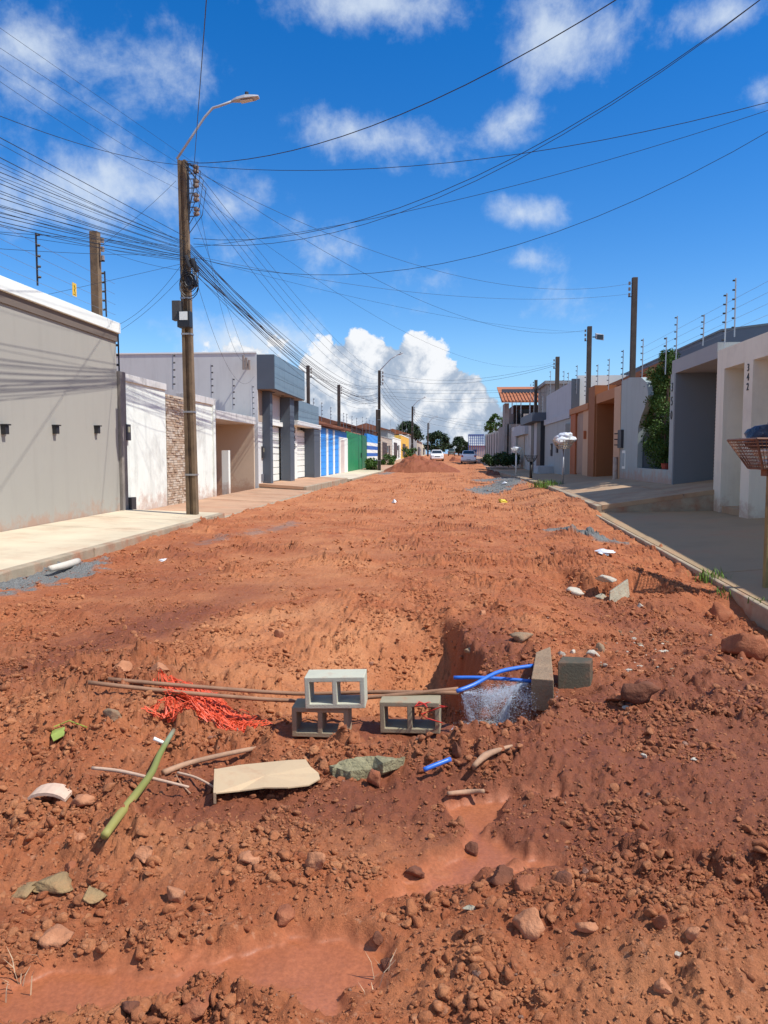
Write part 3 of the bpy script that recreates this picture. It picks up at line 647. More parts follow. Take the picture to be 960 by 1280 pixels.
rf = obj('roof', MB().hexa([(-7.7, ya, 3.40), (-7.7, yb, 3.40), (-13, yb, 4.3), (-13, ya, 4.3)], [(-7.7, ya, 3.50), (-7.7, yb, 3.50), (-13, yb, 4.42), (-13, ya, 4.42)]), tile_red, h)
for k in range(45):
    y_ = ya+.16+(yb-ya-.2)*k/45
    obj('ridge_tile', MB().tube([(-7.62, y_, 3.49), (-9.6, y_, 3.86)], .12, 6), tile_red, rf)
# --- green gate
green = M('green_gate_paint', (.02, .26, .10), .5, .12, 1, .05, 60, (grime, .15, 1.3)); green_d = M('deep_green_paint', (.012, .15, .065), .5, .1, 1)
h = house('green_gate', 'green sheet-metal gate between the blue house and the striped wall', 68, cat='gate')
ya, yb = yl(433.6), yl(458.8)
def topz(px, py): return atX(px, py, -8).z
obj('frame', B(-8.15, -8.08, ya, yb, .05, 3.45), green_d, h)
n = 30
for k in range(n):
    a = ya+(yb-ya)*.70*k/n; b = ya+(yb-ya)*.70*(k+1)/n
    obj('gate_board', B(-8.08, -8.04+.012*(k % 2), a+.01, b-.01, .1, 3.5-.2*k/n), green, h)
obj('gate_post', B(-8.1, -7.98, ya+(yb-ya)*.705, ya+(yb-ya)*.73, 0, 3.4), green_d, h)
obj('side_leaf', B(-8.10, -8.03, ya+(yb-ya)*.735, yb, .1, 3.2), green_d, h); obj('lock', B(-8.04, -7.98, ya+(yb-ya)*.66, ya+(yb-ya)*.67, 1.3, 1.75), black, h)
# --- blue and white striped wall
blue2 = M('royal_blue_paint', (.03, .13, .45), .7, .08, 1, .1); 
h = house('striped_wall', 'boundary wall painted in blue and white horizontal bands', 82, cat='wall')
ya, yb = yl(459), yl(474.5); zb = [0, .95, 1.4, 1.75, 2.1, 2.5, 2.85, 3.7]
for i, (a, b) in enumerate(zip(zb[:-1], zb[1:])):
    obj('painted_band', B(-8.3, -8.0-(.004*(i % 2)), ya, yb, a-.2*(i == 0), b), (blue2 if i % 2 == 0 else white_clean) if i < 6 else blue, h)
# --- further fronts
def front(label, p0, p1, ztop, m, door=None, name='house', roof=False, band=None, zb=0., depth=7, gate=None, x=XL, sgn=1, cat='house', win=True):
    f = yl if sgn > 0 else yr; ya, yb = f(p0), f(p1)
    if ya > yb: ya, yb = yb, ya
    ya += .03; r0 = float(rise(np.array([ya]))[0]); h = thing(name, label, cat, (x, (ya+yb)/2, r0))
    xs = (x-sgn*depth, x); obj('wall', B(xs[0], xs[1], ya, yb, -.5, ztop+r0), m, h)
    L = yb-ya; o = x+sgn*.03
    obj('coping', B(x-sgn*.3, x+sgn*.05, ya, yb, ztop+r0, ztop+r0+.14), band or white_clean, h)
    if door:
        dd = obj('gate', B(x, o, ya+L*.18, ya+L*.52, r0+.1, r0+2.5), door, h); k = 8
        for i in range(k): obj('gate_slat', B(o, o+sgn*.02, ya+L*.18+L*.34*i/k+.02, ya+L*.18+L*.34*(i+1)/k-.02, r0+.12, r0+2.46), door, dd)
        obj('door', B(x, o, ya+L*.68, ya+L*.80, r0+.1, r0+2.2), door, h)
    if win:
        w = obj('window', B(x, o, ya+L*.56, ya+L*.64, r0+1.3, r0+2.1), glass, h); obj('sill', B(x, x+sgn*.07, ya+L*.55, ya+L*.65, r0+1.22, r0+1.3), band or white_clean, w)
    if roof:
        xa, xc, xe = x+sgn*.35, x-sgn*depth/2, x-sgn*(depth+.3); z0 = ztop+r0+.15
        obj('roof', MB().hexa([(xa, ya, z0), (xc, ya, z0+1.2), (xe, ya, z0)], [(xa, yb, z0), (xc, yb, z0+1.2), (xe, yb, z0)]), tile_red, h)
    return h
brown_m = M('brown_metal', (.07, .045, .035), .6); beige_m = M('beige_paint', (.50, .42, .33), .85, .1, .8); grey_m = M('mid_grey_render', (.30, .30, .29), .9, .12, .8, .1, 60, (grime, .3, .8), .3)
yellow_m = M('yellow_paint', (.72, .42, .06), .8, .08, 1)
front('dark-roofed grey front behind the second utility pole', 474.6, 490, 3.1, beige_m, brown_m, band=grey_m)
front('plain white wall left of the yellow house', 490, 501, 3.1, white_paint, brown_m)
front('small yellow house seen above the earth mound', 501, 511, 3.9, yellow_m, brown_m)
front('grey unplastered house far down the left side', 511, 521, 4.6, grey_m, brown_m, roof=True)
front('cream house at the far end of the left side', 521, 527.5, 3.9, beige_m, brown_m, roof=True)
front('pale house last on the left before the trees', 527.5, 532, 3.6, M('pale_yellow_paint', (.62, .56, .38), .85), brown_m)
# buildings standing behind the left fronts
def back_block(label, x0, x1, ya, yb, zt, m, roof=True):
    h = thing('rear_house', label, 'house', (x0, ya, 0)); obj('wall', B(x0, x1, ya, yb, -.3, zt), m, h)
    if roof: obj('roof', MB().hexa([(x0-.3, ya-.3, zt), (x0-.3, yb+.3, zt), ((x0+x1)/2, yb+.3, zt+1), ((x0+x1)/2, ya-.3, zt+1)], [(x1+.3, ya-.3, zt), (x1+.3, yb+.3, zt), ((x0+x1)/2+.01, yb+.3, zt+1.01), ((x0+x1)/2+.01, ya-.3, zt+1.01)]), tile_red, h)
    for i in range(2): obj('window', B(x0+(x1-x0)*(.2+.4*i), x0+(x1-x0)*(.4+.4*i), ya-.03, ya, zt-1.5, zt-.5), glass, h)
back_block('brick-red tiled house behind the green gate', -15, -9, 66, 80, 4.2, M('orange_brick', (.40, .19, .11), .9, .2, 3, .2))
back_block('low tiled house behind the striped wall', -15, -8.8, 84, 98, 4.3, MATS['orange_brick'])
back_block('dark-walled house behind the white wall far left', -15, -8.6, 112, 126, 5.2, grey_m)

# ============================================================ right side houses
beige_r = M('beige_render', (.78, .74, .60), .85, .05, .6, .08, 90, (grime, .15, .7), streak=.2, splash=.15)  # one even beige base with random grime, streaks and mud splash
h = thing('beige_house', 'beige house front numbered 342 with deep doorway recesses', 'house', (XR, 15, 0))
yA, yB, yC, yD = yr(893), yr(902), yr(926.5), yr(937.5)
obj('end_pier', B(XR, XR+1.6, yB, yA, -.5, 3.7), beige_r, h)
obj('lintel', B(XR, XR+1.6, 6, yA, 3.7, 4.2), beige_r, h)
obj('middle_pier', B(XR, XR+.9, yD, yC, -.5, 3.7), beige_r, h)
obj('back_wall', B(XR+.9, XR+1.2, 6, yB, -.5, 3.7), M('greenish_beige', (.58, .59, .50), .85, .05), h)
obj('near_side_wall', B(XR, XR+.9, 6, 9.5, -.5, 3.7), beige_r, h)
d = obj('door', B(XR+.80, XR+.9, yC+.05, yB-.05, .35, 2.9), white_clean, h); obj('lock', B(XR+.76, XR+.8, yC+.3, yC+.36, 1.3, 1.5), dark_metal, d)
obj('step', B(XR+.05, XR+.8, yC, yB, .15, .32), conc_ramp, h, bevel=.01)
obj('roof_slab', B(XR+1.6, 14, 6, yA, 3.9, 4.1), grey_m, h)
obj('gate', B(XR+.78, XR+.86, 9.5, yD-.05, .2, 3.6), white_clean, h)
number('342', h, XR-.005, (yC+yD)/2, 3.48, .24, -1, black, .215)
# --- blue-grey house 350
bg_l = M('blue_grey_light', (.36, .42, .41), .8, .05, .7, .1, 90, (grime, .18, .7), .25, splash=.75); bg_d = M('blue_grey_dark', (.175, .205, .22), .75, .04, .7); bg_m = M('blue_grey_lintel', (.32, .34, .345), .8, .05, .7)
h = thing('blue_grey_house', 'blue-grey house front numbered 350 with a roller shutter under a deep lintel', 'house', (XR, 24, 0))
y0, y1 = yr(893)+.03, yr(842)
obj('lintel', B(XR, XR+1.5, y0, yr(837), 4.02, 4.42), bg_m, h)
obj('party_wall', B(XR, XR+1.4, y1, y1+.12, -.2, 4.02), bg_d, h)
obj('number_pier', B(XR-.003, XR+.12, y1-.0+.121, yr(836), -.2, 4.02), bg_l, h)
sh = obj('roller_shutter', B(XR+1.2, XR+1.26, y0, y1, .6, 4.02), M('shutter_backing', (.2, .18, .16), .6), h)
for i in range(34): obj('shutter_slat', MB().tube([(XR+1.2, y0+.02, .7+i*.098), (XR+1.2, y1-.02, .7+i*.098)], .045, 6), M('beige_shutter', (.46, .40, .33), .5), sh)
number('350', h, XR-.008, y1+.30, 3.50, .38, -1, black, .42)
obj('roof_slab', B(XR+1.5, 14, y0, 29, 4.0, 4.2), grey_m, h)
# front garden wall with the swept opening
ye, yn = yr(775), yr(836)+.0; yo = yr(796.5)
w = MB(); prof = [(ye, 4.45), (yr(785), 4.46), (yr(799), 4.30), (yr(806), 4.05), (yr(808.5), 3.6), (yr(805), 3.25), (yr(800), 2.9), (yr(796.8), 2.55)]
w.hexa([(XR, ye, -.2)]+[(XR, a, b) for a, b in prof]+[(XR, yo, -.2)], [(XR+.18, ye, -.2)]+[(XR+.18, a, b) for a, b in prof]+[(XR+.18, yo, -.2)])
obj('garden_wall', w, bg_l, h); obj('sill_wall', B(XR, XR+.18, yn, yo, -.2, 1.12), bg_l, h)
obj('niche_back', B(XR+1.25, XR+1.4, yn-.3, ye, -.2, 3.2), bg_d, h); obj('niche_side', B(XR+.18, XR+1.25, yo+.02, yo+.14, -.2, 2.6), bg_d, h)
obj('niche_floor', B(XR+.18, XR+1.25, yn-.3, yo, .6, 1.06), M('planter_soil', (.06, .04, .03), .95), h)
p = atX(777.5, 540, XR); mg = obj('meter_grille', B(XR-.10, XR, p.y-.3, p.y+.3, 1.85, 2.55), dark_metal, h)
for i in range(3): obj('grille_bar', B(XR-.22, XR-.10, p.y+.3, p.y+.34, 1.95+i*.22, 1.99+i*.22), dark_metal, mg)
p = atX(780, 570, XR); fr = obj('letter_box', B(XR-.02, XR, p.y-.25, p.y+.25, 1.05, 1.75), white_clean, h); obj('letter_door', B(XR-.03, XR-.02, p.y-.18, p.y+.18, 1.15, 1.65), bg_l, fr)
# upper dark block behind
h = thing('upper_storey', 'dark blue-grey upper storey rising behind the numbered 350 wall', 'house', (10, 34, 0))
x0, x1 = 9.9, 18; k = 1.3
P = [(x0, 44), (x0, 27.5+k), (x0+k, 27.5), (x1, 27.5), (x1, 44)]
obj('wall', MB().hexa([(x, y, 0) for x, y in P], [(x, y, 6.05) for x, y in P]), M('dark_blue_grey_render', (.125, .15, .185), .8, .04, .7), h)
obj('coping', MB().hexa([(x-.03, y, 6.05) for x, y in P], [(x-.03, y, 6.12) for x, y in P]), bg_d, h)
# rough wall behind 342/350 lintels
h = thing('rough_wall', 'rough unpainted rendered wall behind the beige lintel', 'wall', (9, 19, 0))
obj('wall', B(8.45, 8.7, 18.2, 21, 4.25, 4.95), M('rough_render', (.42, .40, .36), .95, .2, 3, .5, 25, (grime, .4, 2), bdist=.03), h)
# --- orange house
org = M('orange_render', (.47, .205, .085), .85, .06, .8, .08, 80, (grime, .12, .7)); org_d = M('brown_orange_render', (.30, .115, .04), .85, .06, .8); peach = M('peach_render', (.58, .36, .22), .85, .06, .8); org_r = M('red_orange_paint', (.42, .13, .045), .8)
h = thing('orange_house', 'orange house front with a deep brown recess beside the blue-grey house', 'house', (XR, 33, 0))
ya = yr(775)+.01; yb = yr(767); yc = yr(744.5); yd = yr(736); ye_ = yr(713)
obj('end_pier', B(XR-.02, XR+.9, ya, yb, -.2, 4.3), peach, h)
obj('recess_side', B(XR+.02, XR+1.3, yc, yc+.15, -.2, 3.9), org_d, h); obj('recess_back', B(XR+1.2, XR+1.35, yb, yc, -.2, 3.9), M('brown_gate', (.17, .06, .025), .6), h)
obj('lintel', B(XR, XR+1.3, yb, yc+.15, 3.9, 4.32), org, h)
obj('tall_pier', B(XR-.06, XR+.9, yc+.16, yd, -.2, 4.75), org_d, h)
obj('peach_wall', B(XR, XR+.5, yd, yr(728), -.2, 3.75), peach, h)
dd = obj('door', B(XR+.1, XR+.5, yr(728), yr(719), -.2, 3.75), M('dull_peach_door', (.40, .25, .17), .6), h)
for k in range(9):
    a = yr(728)+(yr(719)-yr(728))*k/9; obj('door_board', B(XR+.07, XR+.1, a+.02, a+(yr(719)-yr(728))/9-.02, .62, 3.6), MATS['dull_peach_door'], dd)
obj('red_pier', B(XR-.02, XR+.5, yr(719), ye_, -.2, 3.75), org_r, h)
obj('coping', B(XR-.10, XR+.6, yd, ye_, 3.75, 4.05), org, h)
obj('upper_wall', B(XR+1.6, XR+2.0, 31, 46, -.2, 4.95), org, h); obj('upper_coping', B(XR+1.5, XR+2.1, 30.8, 46, 4.95, 5.2), org_d, h); obj('near_end', B(XR+2.0, 14, 31, 31.3, 0, 4.95), org, h)
obj('roof_slab', B(XR+1.35, XR+1.6, yb, ye_, 3.7, 3.9), org, h)
obj('gas_pipe', MB().tube([(XR-.12, ya+.25, .6), (XR-.12, ya+.25, 1.5)], .09, 8), M('rusty_white', (.5, .42, .36), .8, .2, 8, .2, 50, (RED_DIRT, .7, 5)), h)
obj('lamp', B(XR-.12, XR, yr(732)-.1, yr(732)+.1, 2.35, 2.75), org_r, h)
# --- pale grey house with parapet
pg = M('greenish_grey_render', (.40, .415, .39), .85, .07, .7, .1, 80, (grime, .2, .7), .35); pg2 = M('light_grey_render', (.44, .46, .48), .85, .06, .7, .1, 80, (grime, .2, .7), .3)
h = thing('grey_house', 'pale grey house front with a tall parapet left of the orange house', 'house', (XR, 48, 0))
ya = ye_+.02; yb = yr(681)
obj('wall', B(XR, XR+5, ya, yb, -.2, 3.6), pg, h); obj('band', B(XR-.10, XR+.3, ya, yb, 3.6, 3.95), pg2, h); obj('parapet', B(XR+.05, XR+.35, ya, yb, 3.95, 5.6), pg2, h)
obj('white_end', B(XR+.35, XR+3, ya, ya+.3, 3.95, 5.9), white_clean, h); obj('dark_end', B(XR-.02, XR+.4, ya-.25, ya-.02, 3.9, 5.7), slate, h)
obj('front_pier', B(XR-.25, XR, ya+.3, ya+1.6, -.2, 3.3), pg, h); obj('base_box', B(XR-1.0, XR, yb-4.5, yb-2.2, .2, .85), pg2, h)
meter_box(XR, yr(697), 1.7, -1, .5, .8, h); meter_box(XR, yr(690), 1.5, -1, .5, .8, h)
# --- dark portal
h = thing('dark_portal', 'black and grey entrance portal with a sloping canopy', 'gate', (XR, 56, 0))
ya = yb+.05; yb = yr(664)
obj('canopy', MB().hexa([(XR-.9, ya, 3.9), (XR+1, ya, 3.9), (XR+1, yb, 3.9), (XR-.9, yb, 3.9)], [(XR-.9, ya, 4.5), (XR+1, ya, 4.5), (XR+1, yb, 4.5), (XR-.9, yb, 4.5)]), slate, h)
obj('column', B(XR-.3, XR, ya+.1, ya+2.3, -.2, 3.9), black, h); obj('panel', B(XR-.28, XR, ya+2.35, ya+4.2, -.2, 3.9), pg2, h); obj('column', B(XR-.3, XR, ya+4.25, ya+6, -.2, 3.9), black, h)
obj('wall', B(XR, XR+3, ya, yb, -.2, 3.9), pg, h)
# --- white wall with beige gate, long bare wall
h = thing('white_wall', 'grimy white wall with a beige gate beyond the dark portal', 'wall', (XR, 70, 0))
ya = yb+.05; yb = yr(640); wg = M('grimy_white', (.50, .50, .48), .9, .1, .8, .15, 50, (grime, .5, .7), .6)
obj('wall', B(XR, XR+.3, ya, yb, -.2, 4.0), wg, h); g = obj('gate', B(XR-.05, XR, yr(656), yr(648), .2, 3.2), M('beige_gate', (.48, .40, .31), .7), h)
for k in range(6):
    a = yr(656)+(yr(648)-yr(656))*k/6; obj('gate_board', B(XR-.08, XR-.05, a+.05, a+(yr(648)-yr(656))/6-.05, .25, 3.15), MATS['beige_gate'], g)
obj('lintel', B(XR-.3, XR, yr(660), yr(645), 3.3, 4.2), pg2, h); obj('pier', B(XR-.25, XR, yr(647.9), yr(646), -.2, 3.3), wg, h)
h = thing('bare_wall', 'long bare grey wall with vertical streaks down the right side', 'wall', (XR, 100, 0))
ya = yb+.05; yb = yr(607); n = 9
for k in range(n):
    a = ya+(yb-ya)*k/n; b = ya+(yb-ya)*(k+1)/n; obj('wall_bay', B(XR+.05, XR+.3, a, b-.3, -.2, 4.4+k*.06), wg, h); obj('pier', B(XR-.1, XR+.32, b-.3, b, -.2, 4.6+k*.06), grey_m, h)
# two-storey tiled house behind
h = thing('two_storey_house', 'two-storey house with orange tiled roof and a balcony above the bare wall', 'house', (8, 90, 0))
Y0 = 82; a = atY(627.5, 500, Y0); b = atY(683, 500, Y0)
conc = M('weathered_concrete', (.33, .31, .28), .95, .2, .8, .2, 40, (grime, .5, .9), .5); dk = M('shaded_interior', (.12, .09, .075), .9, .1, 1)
zr = atY(640, 504, Y0).z; zf = atY(640, 516.5, Y0).z; zbal = atY(640, 530, Y0).z
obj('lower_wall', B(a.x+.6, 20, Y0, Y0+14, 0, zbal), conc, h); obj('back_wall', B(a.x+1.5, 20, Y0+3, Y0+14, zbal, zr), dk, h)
obj('left_pier', B(a.x+.3, a.x+.75, Y0, Y0+3, 0, zr), conc, h)
ro = obj('roof', MB().hexa([(a.x-.1, Y0-1, zr), (20, Y0-1, zr), (20, Y0+7, zr+2.2), (a.x-.1, Y0+7, zr+2.2)], [(a.x-.1, Y0-1, zr+.12), (20, Y0-1, zr+.12), (20, Y0+7, zr+2.32), (a.x-.1, Y0+7, zr+2.32)]), M('orange_tiles', (.42, .15, .065), .85, .15, 3), h)
for k in range(34): obj('roof_tile_row', MB().tube([(a.x+k*.36, Y0-1.05, zr+.14), (a.x+k*.36, Y0+3.2, zr+1.3)], .10, 6), MATS['orange_tiles'], ro)
obj('ridge_beam', B(a.x+.2, 20, Y0+3.2, Y0+3.6, zr+1.35, zr+1.75), slate, h)
bal = obj('balcony', B(a.x+2.2, 20, Y0-.8, Y0-.6, zbal-1.4, zf-.1), conc, h)
for k in range(9): obj('baluster', B(a.x+2.5+k*.75, a.x+2.6+k*.75, Y0-.86, Y0-.8, zbal-.9, zf-.15), wg, bal)
for k in range(5): obj('window', B(a.x+2.0+k*2.3, a.x+3.2+k*2.3, Y0+2.95, Y0+3.0, zbal+.3, zr-.5), glass, h)
for px in (640, 651, 662): q = atY(px, 520, Y0-.7); obj('railing_post', B(q.x-.05, q.x+.05, Y0-.72, Y0-.66, zf-.1, zr), galv, h)
h = thing('water_tank_tower', 'old concrete block rising behind the pale grey house', 'house', (12, 60, 0)); a = atY(681, 480, 62); b = atY(736, 480, 62)
obj('wall', B(a.x+.2, b.x, 62, 68, 0, a.z), conc, h); obj('cap', B(a.x, b.x, 61.8, 68, a.z, a.z+.25), grey_m, h)
q = atY(724, 500, 54); h = thing('brick_house', 'bare red brick wall showing behind the grey parapet', 'house', (q.x, 54, 0)); obj('wall', B(q.x-.6, q.x+1.6, 54, 56, 0, atY(724, 491, 54).z), MATS['orange_brick'], h)
# far end, right
h = thing('far_house', 'small cream building at the far end of the street on the right', 'house', (8, 170, 0)); a = atY(587, 562, 170); b = atY(607, 562, 170)
obj('wall', B(a.x, b.x, 170, 176, 0, a.z+.6), beige_m, h); obj('roof', B(a.x-.2, b.x+.2, 169.8, 176, a.z+.6, a.z+.9), tile_red, h); obj('window', B(a.x+.8, a.x+1.6, 169.95, 170, a.z-.6, a.z), glass, h)
h = thing('blue_roof_frame', 'blue metal canopy frame above the far end of the street', 'canopy', (8, 165, 0)); a = atY(585.5, 556, 165); b = atY(605, 543, 165); bm_ = M('blue_metal', (.03, .10, .38), .5)
obj('roof_sheet', B(a.x, b.x, 164, 168, b.z-.25, b.z), bm_, h)
for i in range(9): q = a.x+(b.x-a.x)*i/8; obj('post', B(q-.06, q+.06, 164, 164.15, 1, b.z-.26), bm_, h)
for i in range(5): obj('lattice_bar', B(a.x, b.x, 163.95, 164, b.z-.6-.35*i, b.z-.5-.35*i), bm_, h)

# ============================================================ poles
pole_m = M('weathered_pole_concrete', (.22, .15, .085), .9, .35, 2.5, .4, 30, ((.05, .035, .025), .6, 1.5), .6, bdist=.02)
pole_d = M('dark_pole_concrete', (.085, .065, .05), .9, .3, 2.5, .3, 30)
def hring(c, w, d, z, g=.30):                     # double-T section
    x, y = c; a, b = w/2, d/2; k = w*g
    return [(x-a, y-b, z), (x-k*.6, y-b, z), (x-k*.6, y-b+d*.28, z), (x+k*.6, y-b+d*.28, z), (x+k*.6, y-b, z), (x+a, y-b, z), (x+a, y+b, z), (x+k*.6, y+b, z), (x+k*.6, y+b-d*.28, z), (x-k*.6, y+b-d*.28, z), (x-k*.6, y+b, z), (x-a, y+b, z)]
def utility_pole(base, top, w0, w1, label, m, arm=None, boxes=False, ninsu=4, group=None):
    t = thing('utility_pole', label, 'utility pole', base, group); b = Vector(base); tp = Vector(top); L = tp-b
    n = 8; obj('shaft', MB().loft([hring((b.x+L.x*j/n, b.y+L.y*j/n), w0+(w1-w0)*j/n, (w0+(w1-w0)*j/n)*.8, b.z-.4*(j == 0)+L.z*j/n) for j in range(n+1)]), m, t)
    hd = obj('insulator_rack', MB().box(tp.x+w1*.5, tp.x+w1*.5+.05, tp.y-.03, tp.y+.03, tp.z-1.35, tp.z-.05), dark_metal, t)
    for i in range(ninsu):
        z = tp.z-.2-i*.32; mb = MB().loft([[(tp.x+w1*.5+.22+r*math.cos(a*math.pi/4), tp.y+r*math.sin(a*math.pi/4), z+dz) for a in range(8)] for dz, r in ((-.09, .04), (-.07, .075), (-.03, .075), (0, .04), (.03, .075), (.07, .075), (.09, .04))])
        obj('insulator', mb, porcelain, hd); 
        obj('bracket', MB().box(tp.x+w1*.5, tp.x+w1*.5+.24, tp.y-.012, tp.y+.012, z-.11, z-.095).box(tp.x+w1*.5, tp.x+w1*.5+.24, tp.y-.012, tp.y+.012, z+.095, z+.11), dark_metal, hd)
    for fz in (.12, .30, .52, .62):                # steel straps
        c = b+L*fz; w = w0+(w1-w0)*fz; obj('strap', B(c.x-w/2-.012, c.x+w/2+.012, c.y-w*.4-.012, c.y+w*.4+.012, c.z-.02, c.z+.02), galv, t)
    if boxes:
        c = atY(228, 345, b.y); r = random.Random(4)
        for i in range(9):
            x = c.x+.12+r.uniform(-.02, .22); z = c.z+r.uniform(-.15, .45); obj('splice_closure', MB().tube([(x, b.y-.2, z), (x+.12, b.y-.22, z-.28)], .05, 7), black, t)
        for i in range(8):                         # slack loops
            x = c.x+.15; z = c.z+.3-i*.05; R = r.uniform(.15, .45)
            obj('slack_loop', MB().tube([(x+R*.55*math.sin(a)+.1, b.y-.22-.01*i, z-R*.9*(1-math.cos(a))*.8) for a in [k*math.pi/7 for k in range(15)]], .010, 4), black, t)
        q = atY(219, 390, b.y-.25); obj('junction_box', B(q.x-.05, q.x+.15, b.y-.34, b.y-.16, q.z-.20, q.z+.25), M('grey_enclosure', (.07, .065, .06), .6), t, bevel=.01)
        q = atY(230, 399, b.y-.4); jb = obj('junction_box', B(q.x-.16, q.x+.14, b.y-.42, b.y-.2, q.z-.18, q.z+.19), black, t, bevel=.01)
        obj('paper_label', B(q.x-.10, q.x+.09, b.y-.428, b.y-.42, q.z-.02, q.z+.17), white_clean, jb)
        for i in range(7):
            x = tp.x+.32+.05*i*(-1)**i*.6; z = tp.z-.1-.1*i; obj('jumper_wire', MB().tube([(tp.x+.1, tp.y-.12, tp.z-.05-.02*i), (x+.1, tp.y-.15, z), (x, tp.y-.16, z-.6), (tp.x+.18, tp.y-.15, z-1.0)], .009, 4), dark_metal, t)
    return t
lamp_grey = M('lamp_housing_grey', (.42, .43, .44), .5, .1, 5, .05)
def street_lamp(foot, elbow, end, head, label, group='street lamps on the utility poles', r=.028):
    t = thing('street_lamp', label, 'street lamp', foot, group); f, e, n, hd = (Vector(v) for v in (foot, elbow, end, head))
    obj('arm', MB().tube([f, f.lerp(e, .5), f.lerp(e, .85), e.lerp(n, .12)+(e-f).normalized()*.02, e.lerp(n, .4), n], r, 8), lamp_grey, t, True)
    d = (hd-n); s = Vector((0, 1, 0))*.13; u = Vector((0, 0, 1))
    R = [[n+d*k-s*w-u*lo, n+d*k+s*w-u*lo, n+d*k+s*w*.7+u*hi, n+d*k-s*w*.7+u*hi] for k, w, lo, hi in ((-.08, .3, .02, .02), (.15, .7, .02, .05), (.5, 1, .03, .06), (.85, .9, .03, .03), (1.05, .6, .02, .015))]
    obj('lamp_head', MB().loft(R), lamp_grey, t, bevel=.008)
    obj('photocell', MB().tube([n+d*.55+u*.05, n+d*.55+u*.14], .045, 8), dark_metal, t)
    obj('lens', MB().hexa([n+d*.3-s*.6-u*.052, n+d*.3+s*.6-u*.052, n+d*.8+s*.5-u*.046, n+d*.8-s*.5-u*.046], [n+d*.3-s*.6-u*.06, n+d*.3+s*.6-u*.06, n+d*.8+s*.5-u*.054, n+d*.8-s*.5-u*.054]), M('lamp_lens', (.6, .6, .55), .2), t)
    return t
PB = atZ(241, 645, .12); PYD = PB.y; PT = atY(228, 201, PYD)
utility_pole(PB, PT, .25, .19, 'tall weathered utility pole hung with cable closures beside the near left pavement', pole_m, boxes=True)
street_lamp(atY(221, 199, PYD), atY(262, 137, PYD), atY(292, 126, PYD), atY(322, 121, PYD), 'nearest street lamp with bent arm on the tall left pole')
# second pole and the further ones
def far_pole(px, yt, Y, X=None, w=.30, lamp=None, label='', lamplabel=''):
    q = atY(px, yt, Y); r0 = float(rise(np.array([Y]))[0]); utility_pole((q.x, Y, r0-.1), (q.x, Y, q.z), w, w*.7, label, pole_d)
    if lamp: street_lamp(*[atY(a, b, Y) for a, b in lamp], lamplabel, r=.04)
far_pole(474, 463, 69, lamp=((475, 463), (488, 449), (496, 444), (504, 441)), label='second dark utility pole in front of the striped wall', lamplabel='street lamp on the second pole')
far_pole(515.5, 508, 112, w=.34, lamp=((516, 508), (522, 501), (528, 498), (533, 496)), label='third utility pole above the earth mound', lamplabel='street lamp on the third pole above the mound')
far_pole(535, 529, 165, w=.38, lamp=((535.5, 529), (540, 523), (544, 521), (548, 520)), label='distant utility pole left of the white car', lamplabel='distant street lamp left of the white car')
# service posts behind the house fronts
def service_post(px, yt, yb, X, w, label, m=None, bracket=1, Y=None):
    t_ = atX(px, yt, X); t = thing('service_post', label, 'service post', (X, t_.y, 0))
    o = obj('shaft', B(X-w/2, X+w/2, t_.y-w/2, t_.y+w/2, 0, t_.z), m or pole_d, t, bevel=.012)
    for i in range(3):
        z = t_.z-.22-i*.22; obj('insulator', MB().tube([(X-bracket*(w/2+.10), t_.y-.02, z-.06), (X-bracket*(w/2+.10), t_.y-.02, z+.06)], .045, 7), porcelain, t)
    obj('bracket', B(X-bracket*w/2, X-bracket*(w/2+.14), t_.y-.02, t_.y, t_.z-.75, t_.z-.72), dark_metal, t)
    return t
service_post(118.5, 290, 388, -9.0, .21, 'brown service post rising behind the tall grey wall', pole_m, -1)
service_post(385, 457, 520, -8.6, .2, 'thin service post behind the slate-blue fascia', pole_d, -1)
service_post(423.5, 481, 535, -8.8, .24, 'service post above the blue house roof', pole_d, -1)
service_post(471, 512, 560, -8.8, .24, 'short service post behind the second utility pole', pole_d, -1)
service_post(793.5, 347, 470, 7.3, .20, 'tallest dark service post beside the green shrub', pole_d)
service_post(737, 408, 500, 7.3, .22, 'dark service post with a floodlight above the orange house', pole_d)
service_post(697, 446, 560, 7.0, .24, 'service post standing at the pale grey house', pole_d)
service_post(670, 475, 540, 7.6, .25, 'short service post before the two-storey house', pole_d)
q = atX(743, 422, 7.3); fl = thing('floodlight', 'grey floodlight fixed near the top of a dark service post', 'floodlight', q)
obj('housing', MB().hexa([(q.x+.05, q.y-.22, q.z-.12), (q.x+.42, q.y-.22, q.z-.18), (q.x+.42, q.y+.1, q.z-.1), (q.x+.05, q.y+.1, q.z-.04)], [(q.x+.05, q.y-.22, q.z+.16), (q.x+.42, q.y-.22, q.z+.10), (q.x+.42, q.y+.1, q.z+.18), (q.x+.05, q.y+.1, q.z+.24)]), lamp_grey, fl, bevel=.01)
obj('mount', B(q.x-.1, q.x+.06, q.y-.05, q.y, q.z, q.z+.05), dark_metal, fl)
obj('lamp_face', B(q.x+.09, q.x+.38, q.y-.235, q.y-.215, q.z-.12, q.z+.11), glass, fl)

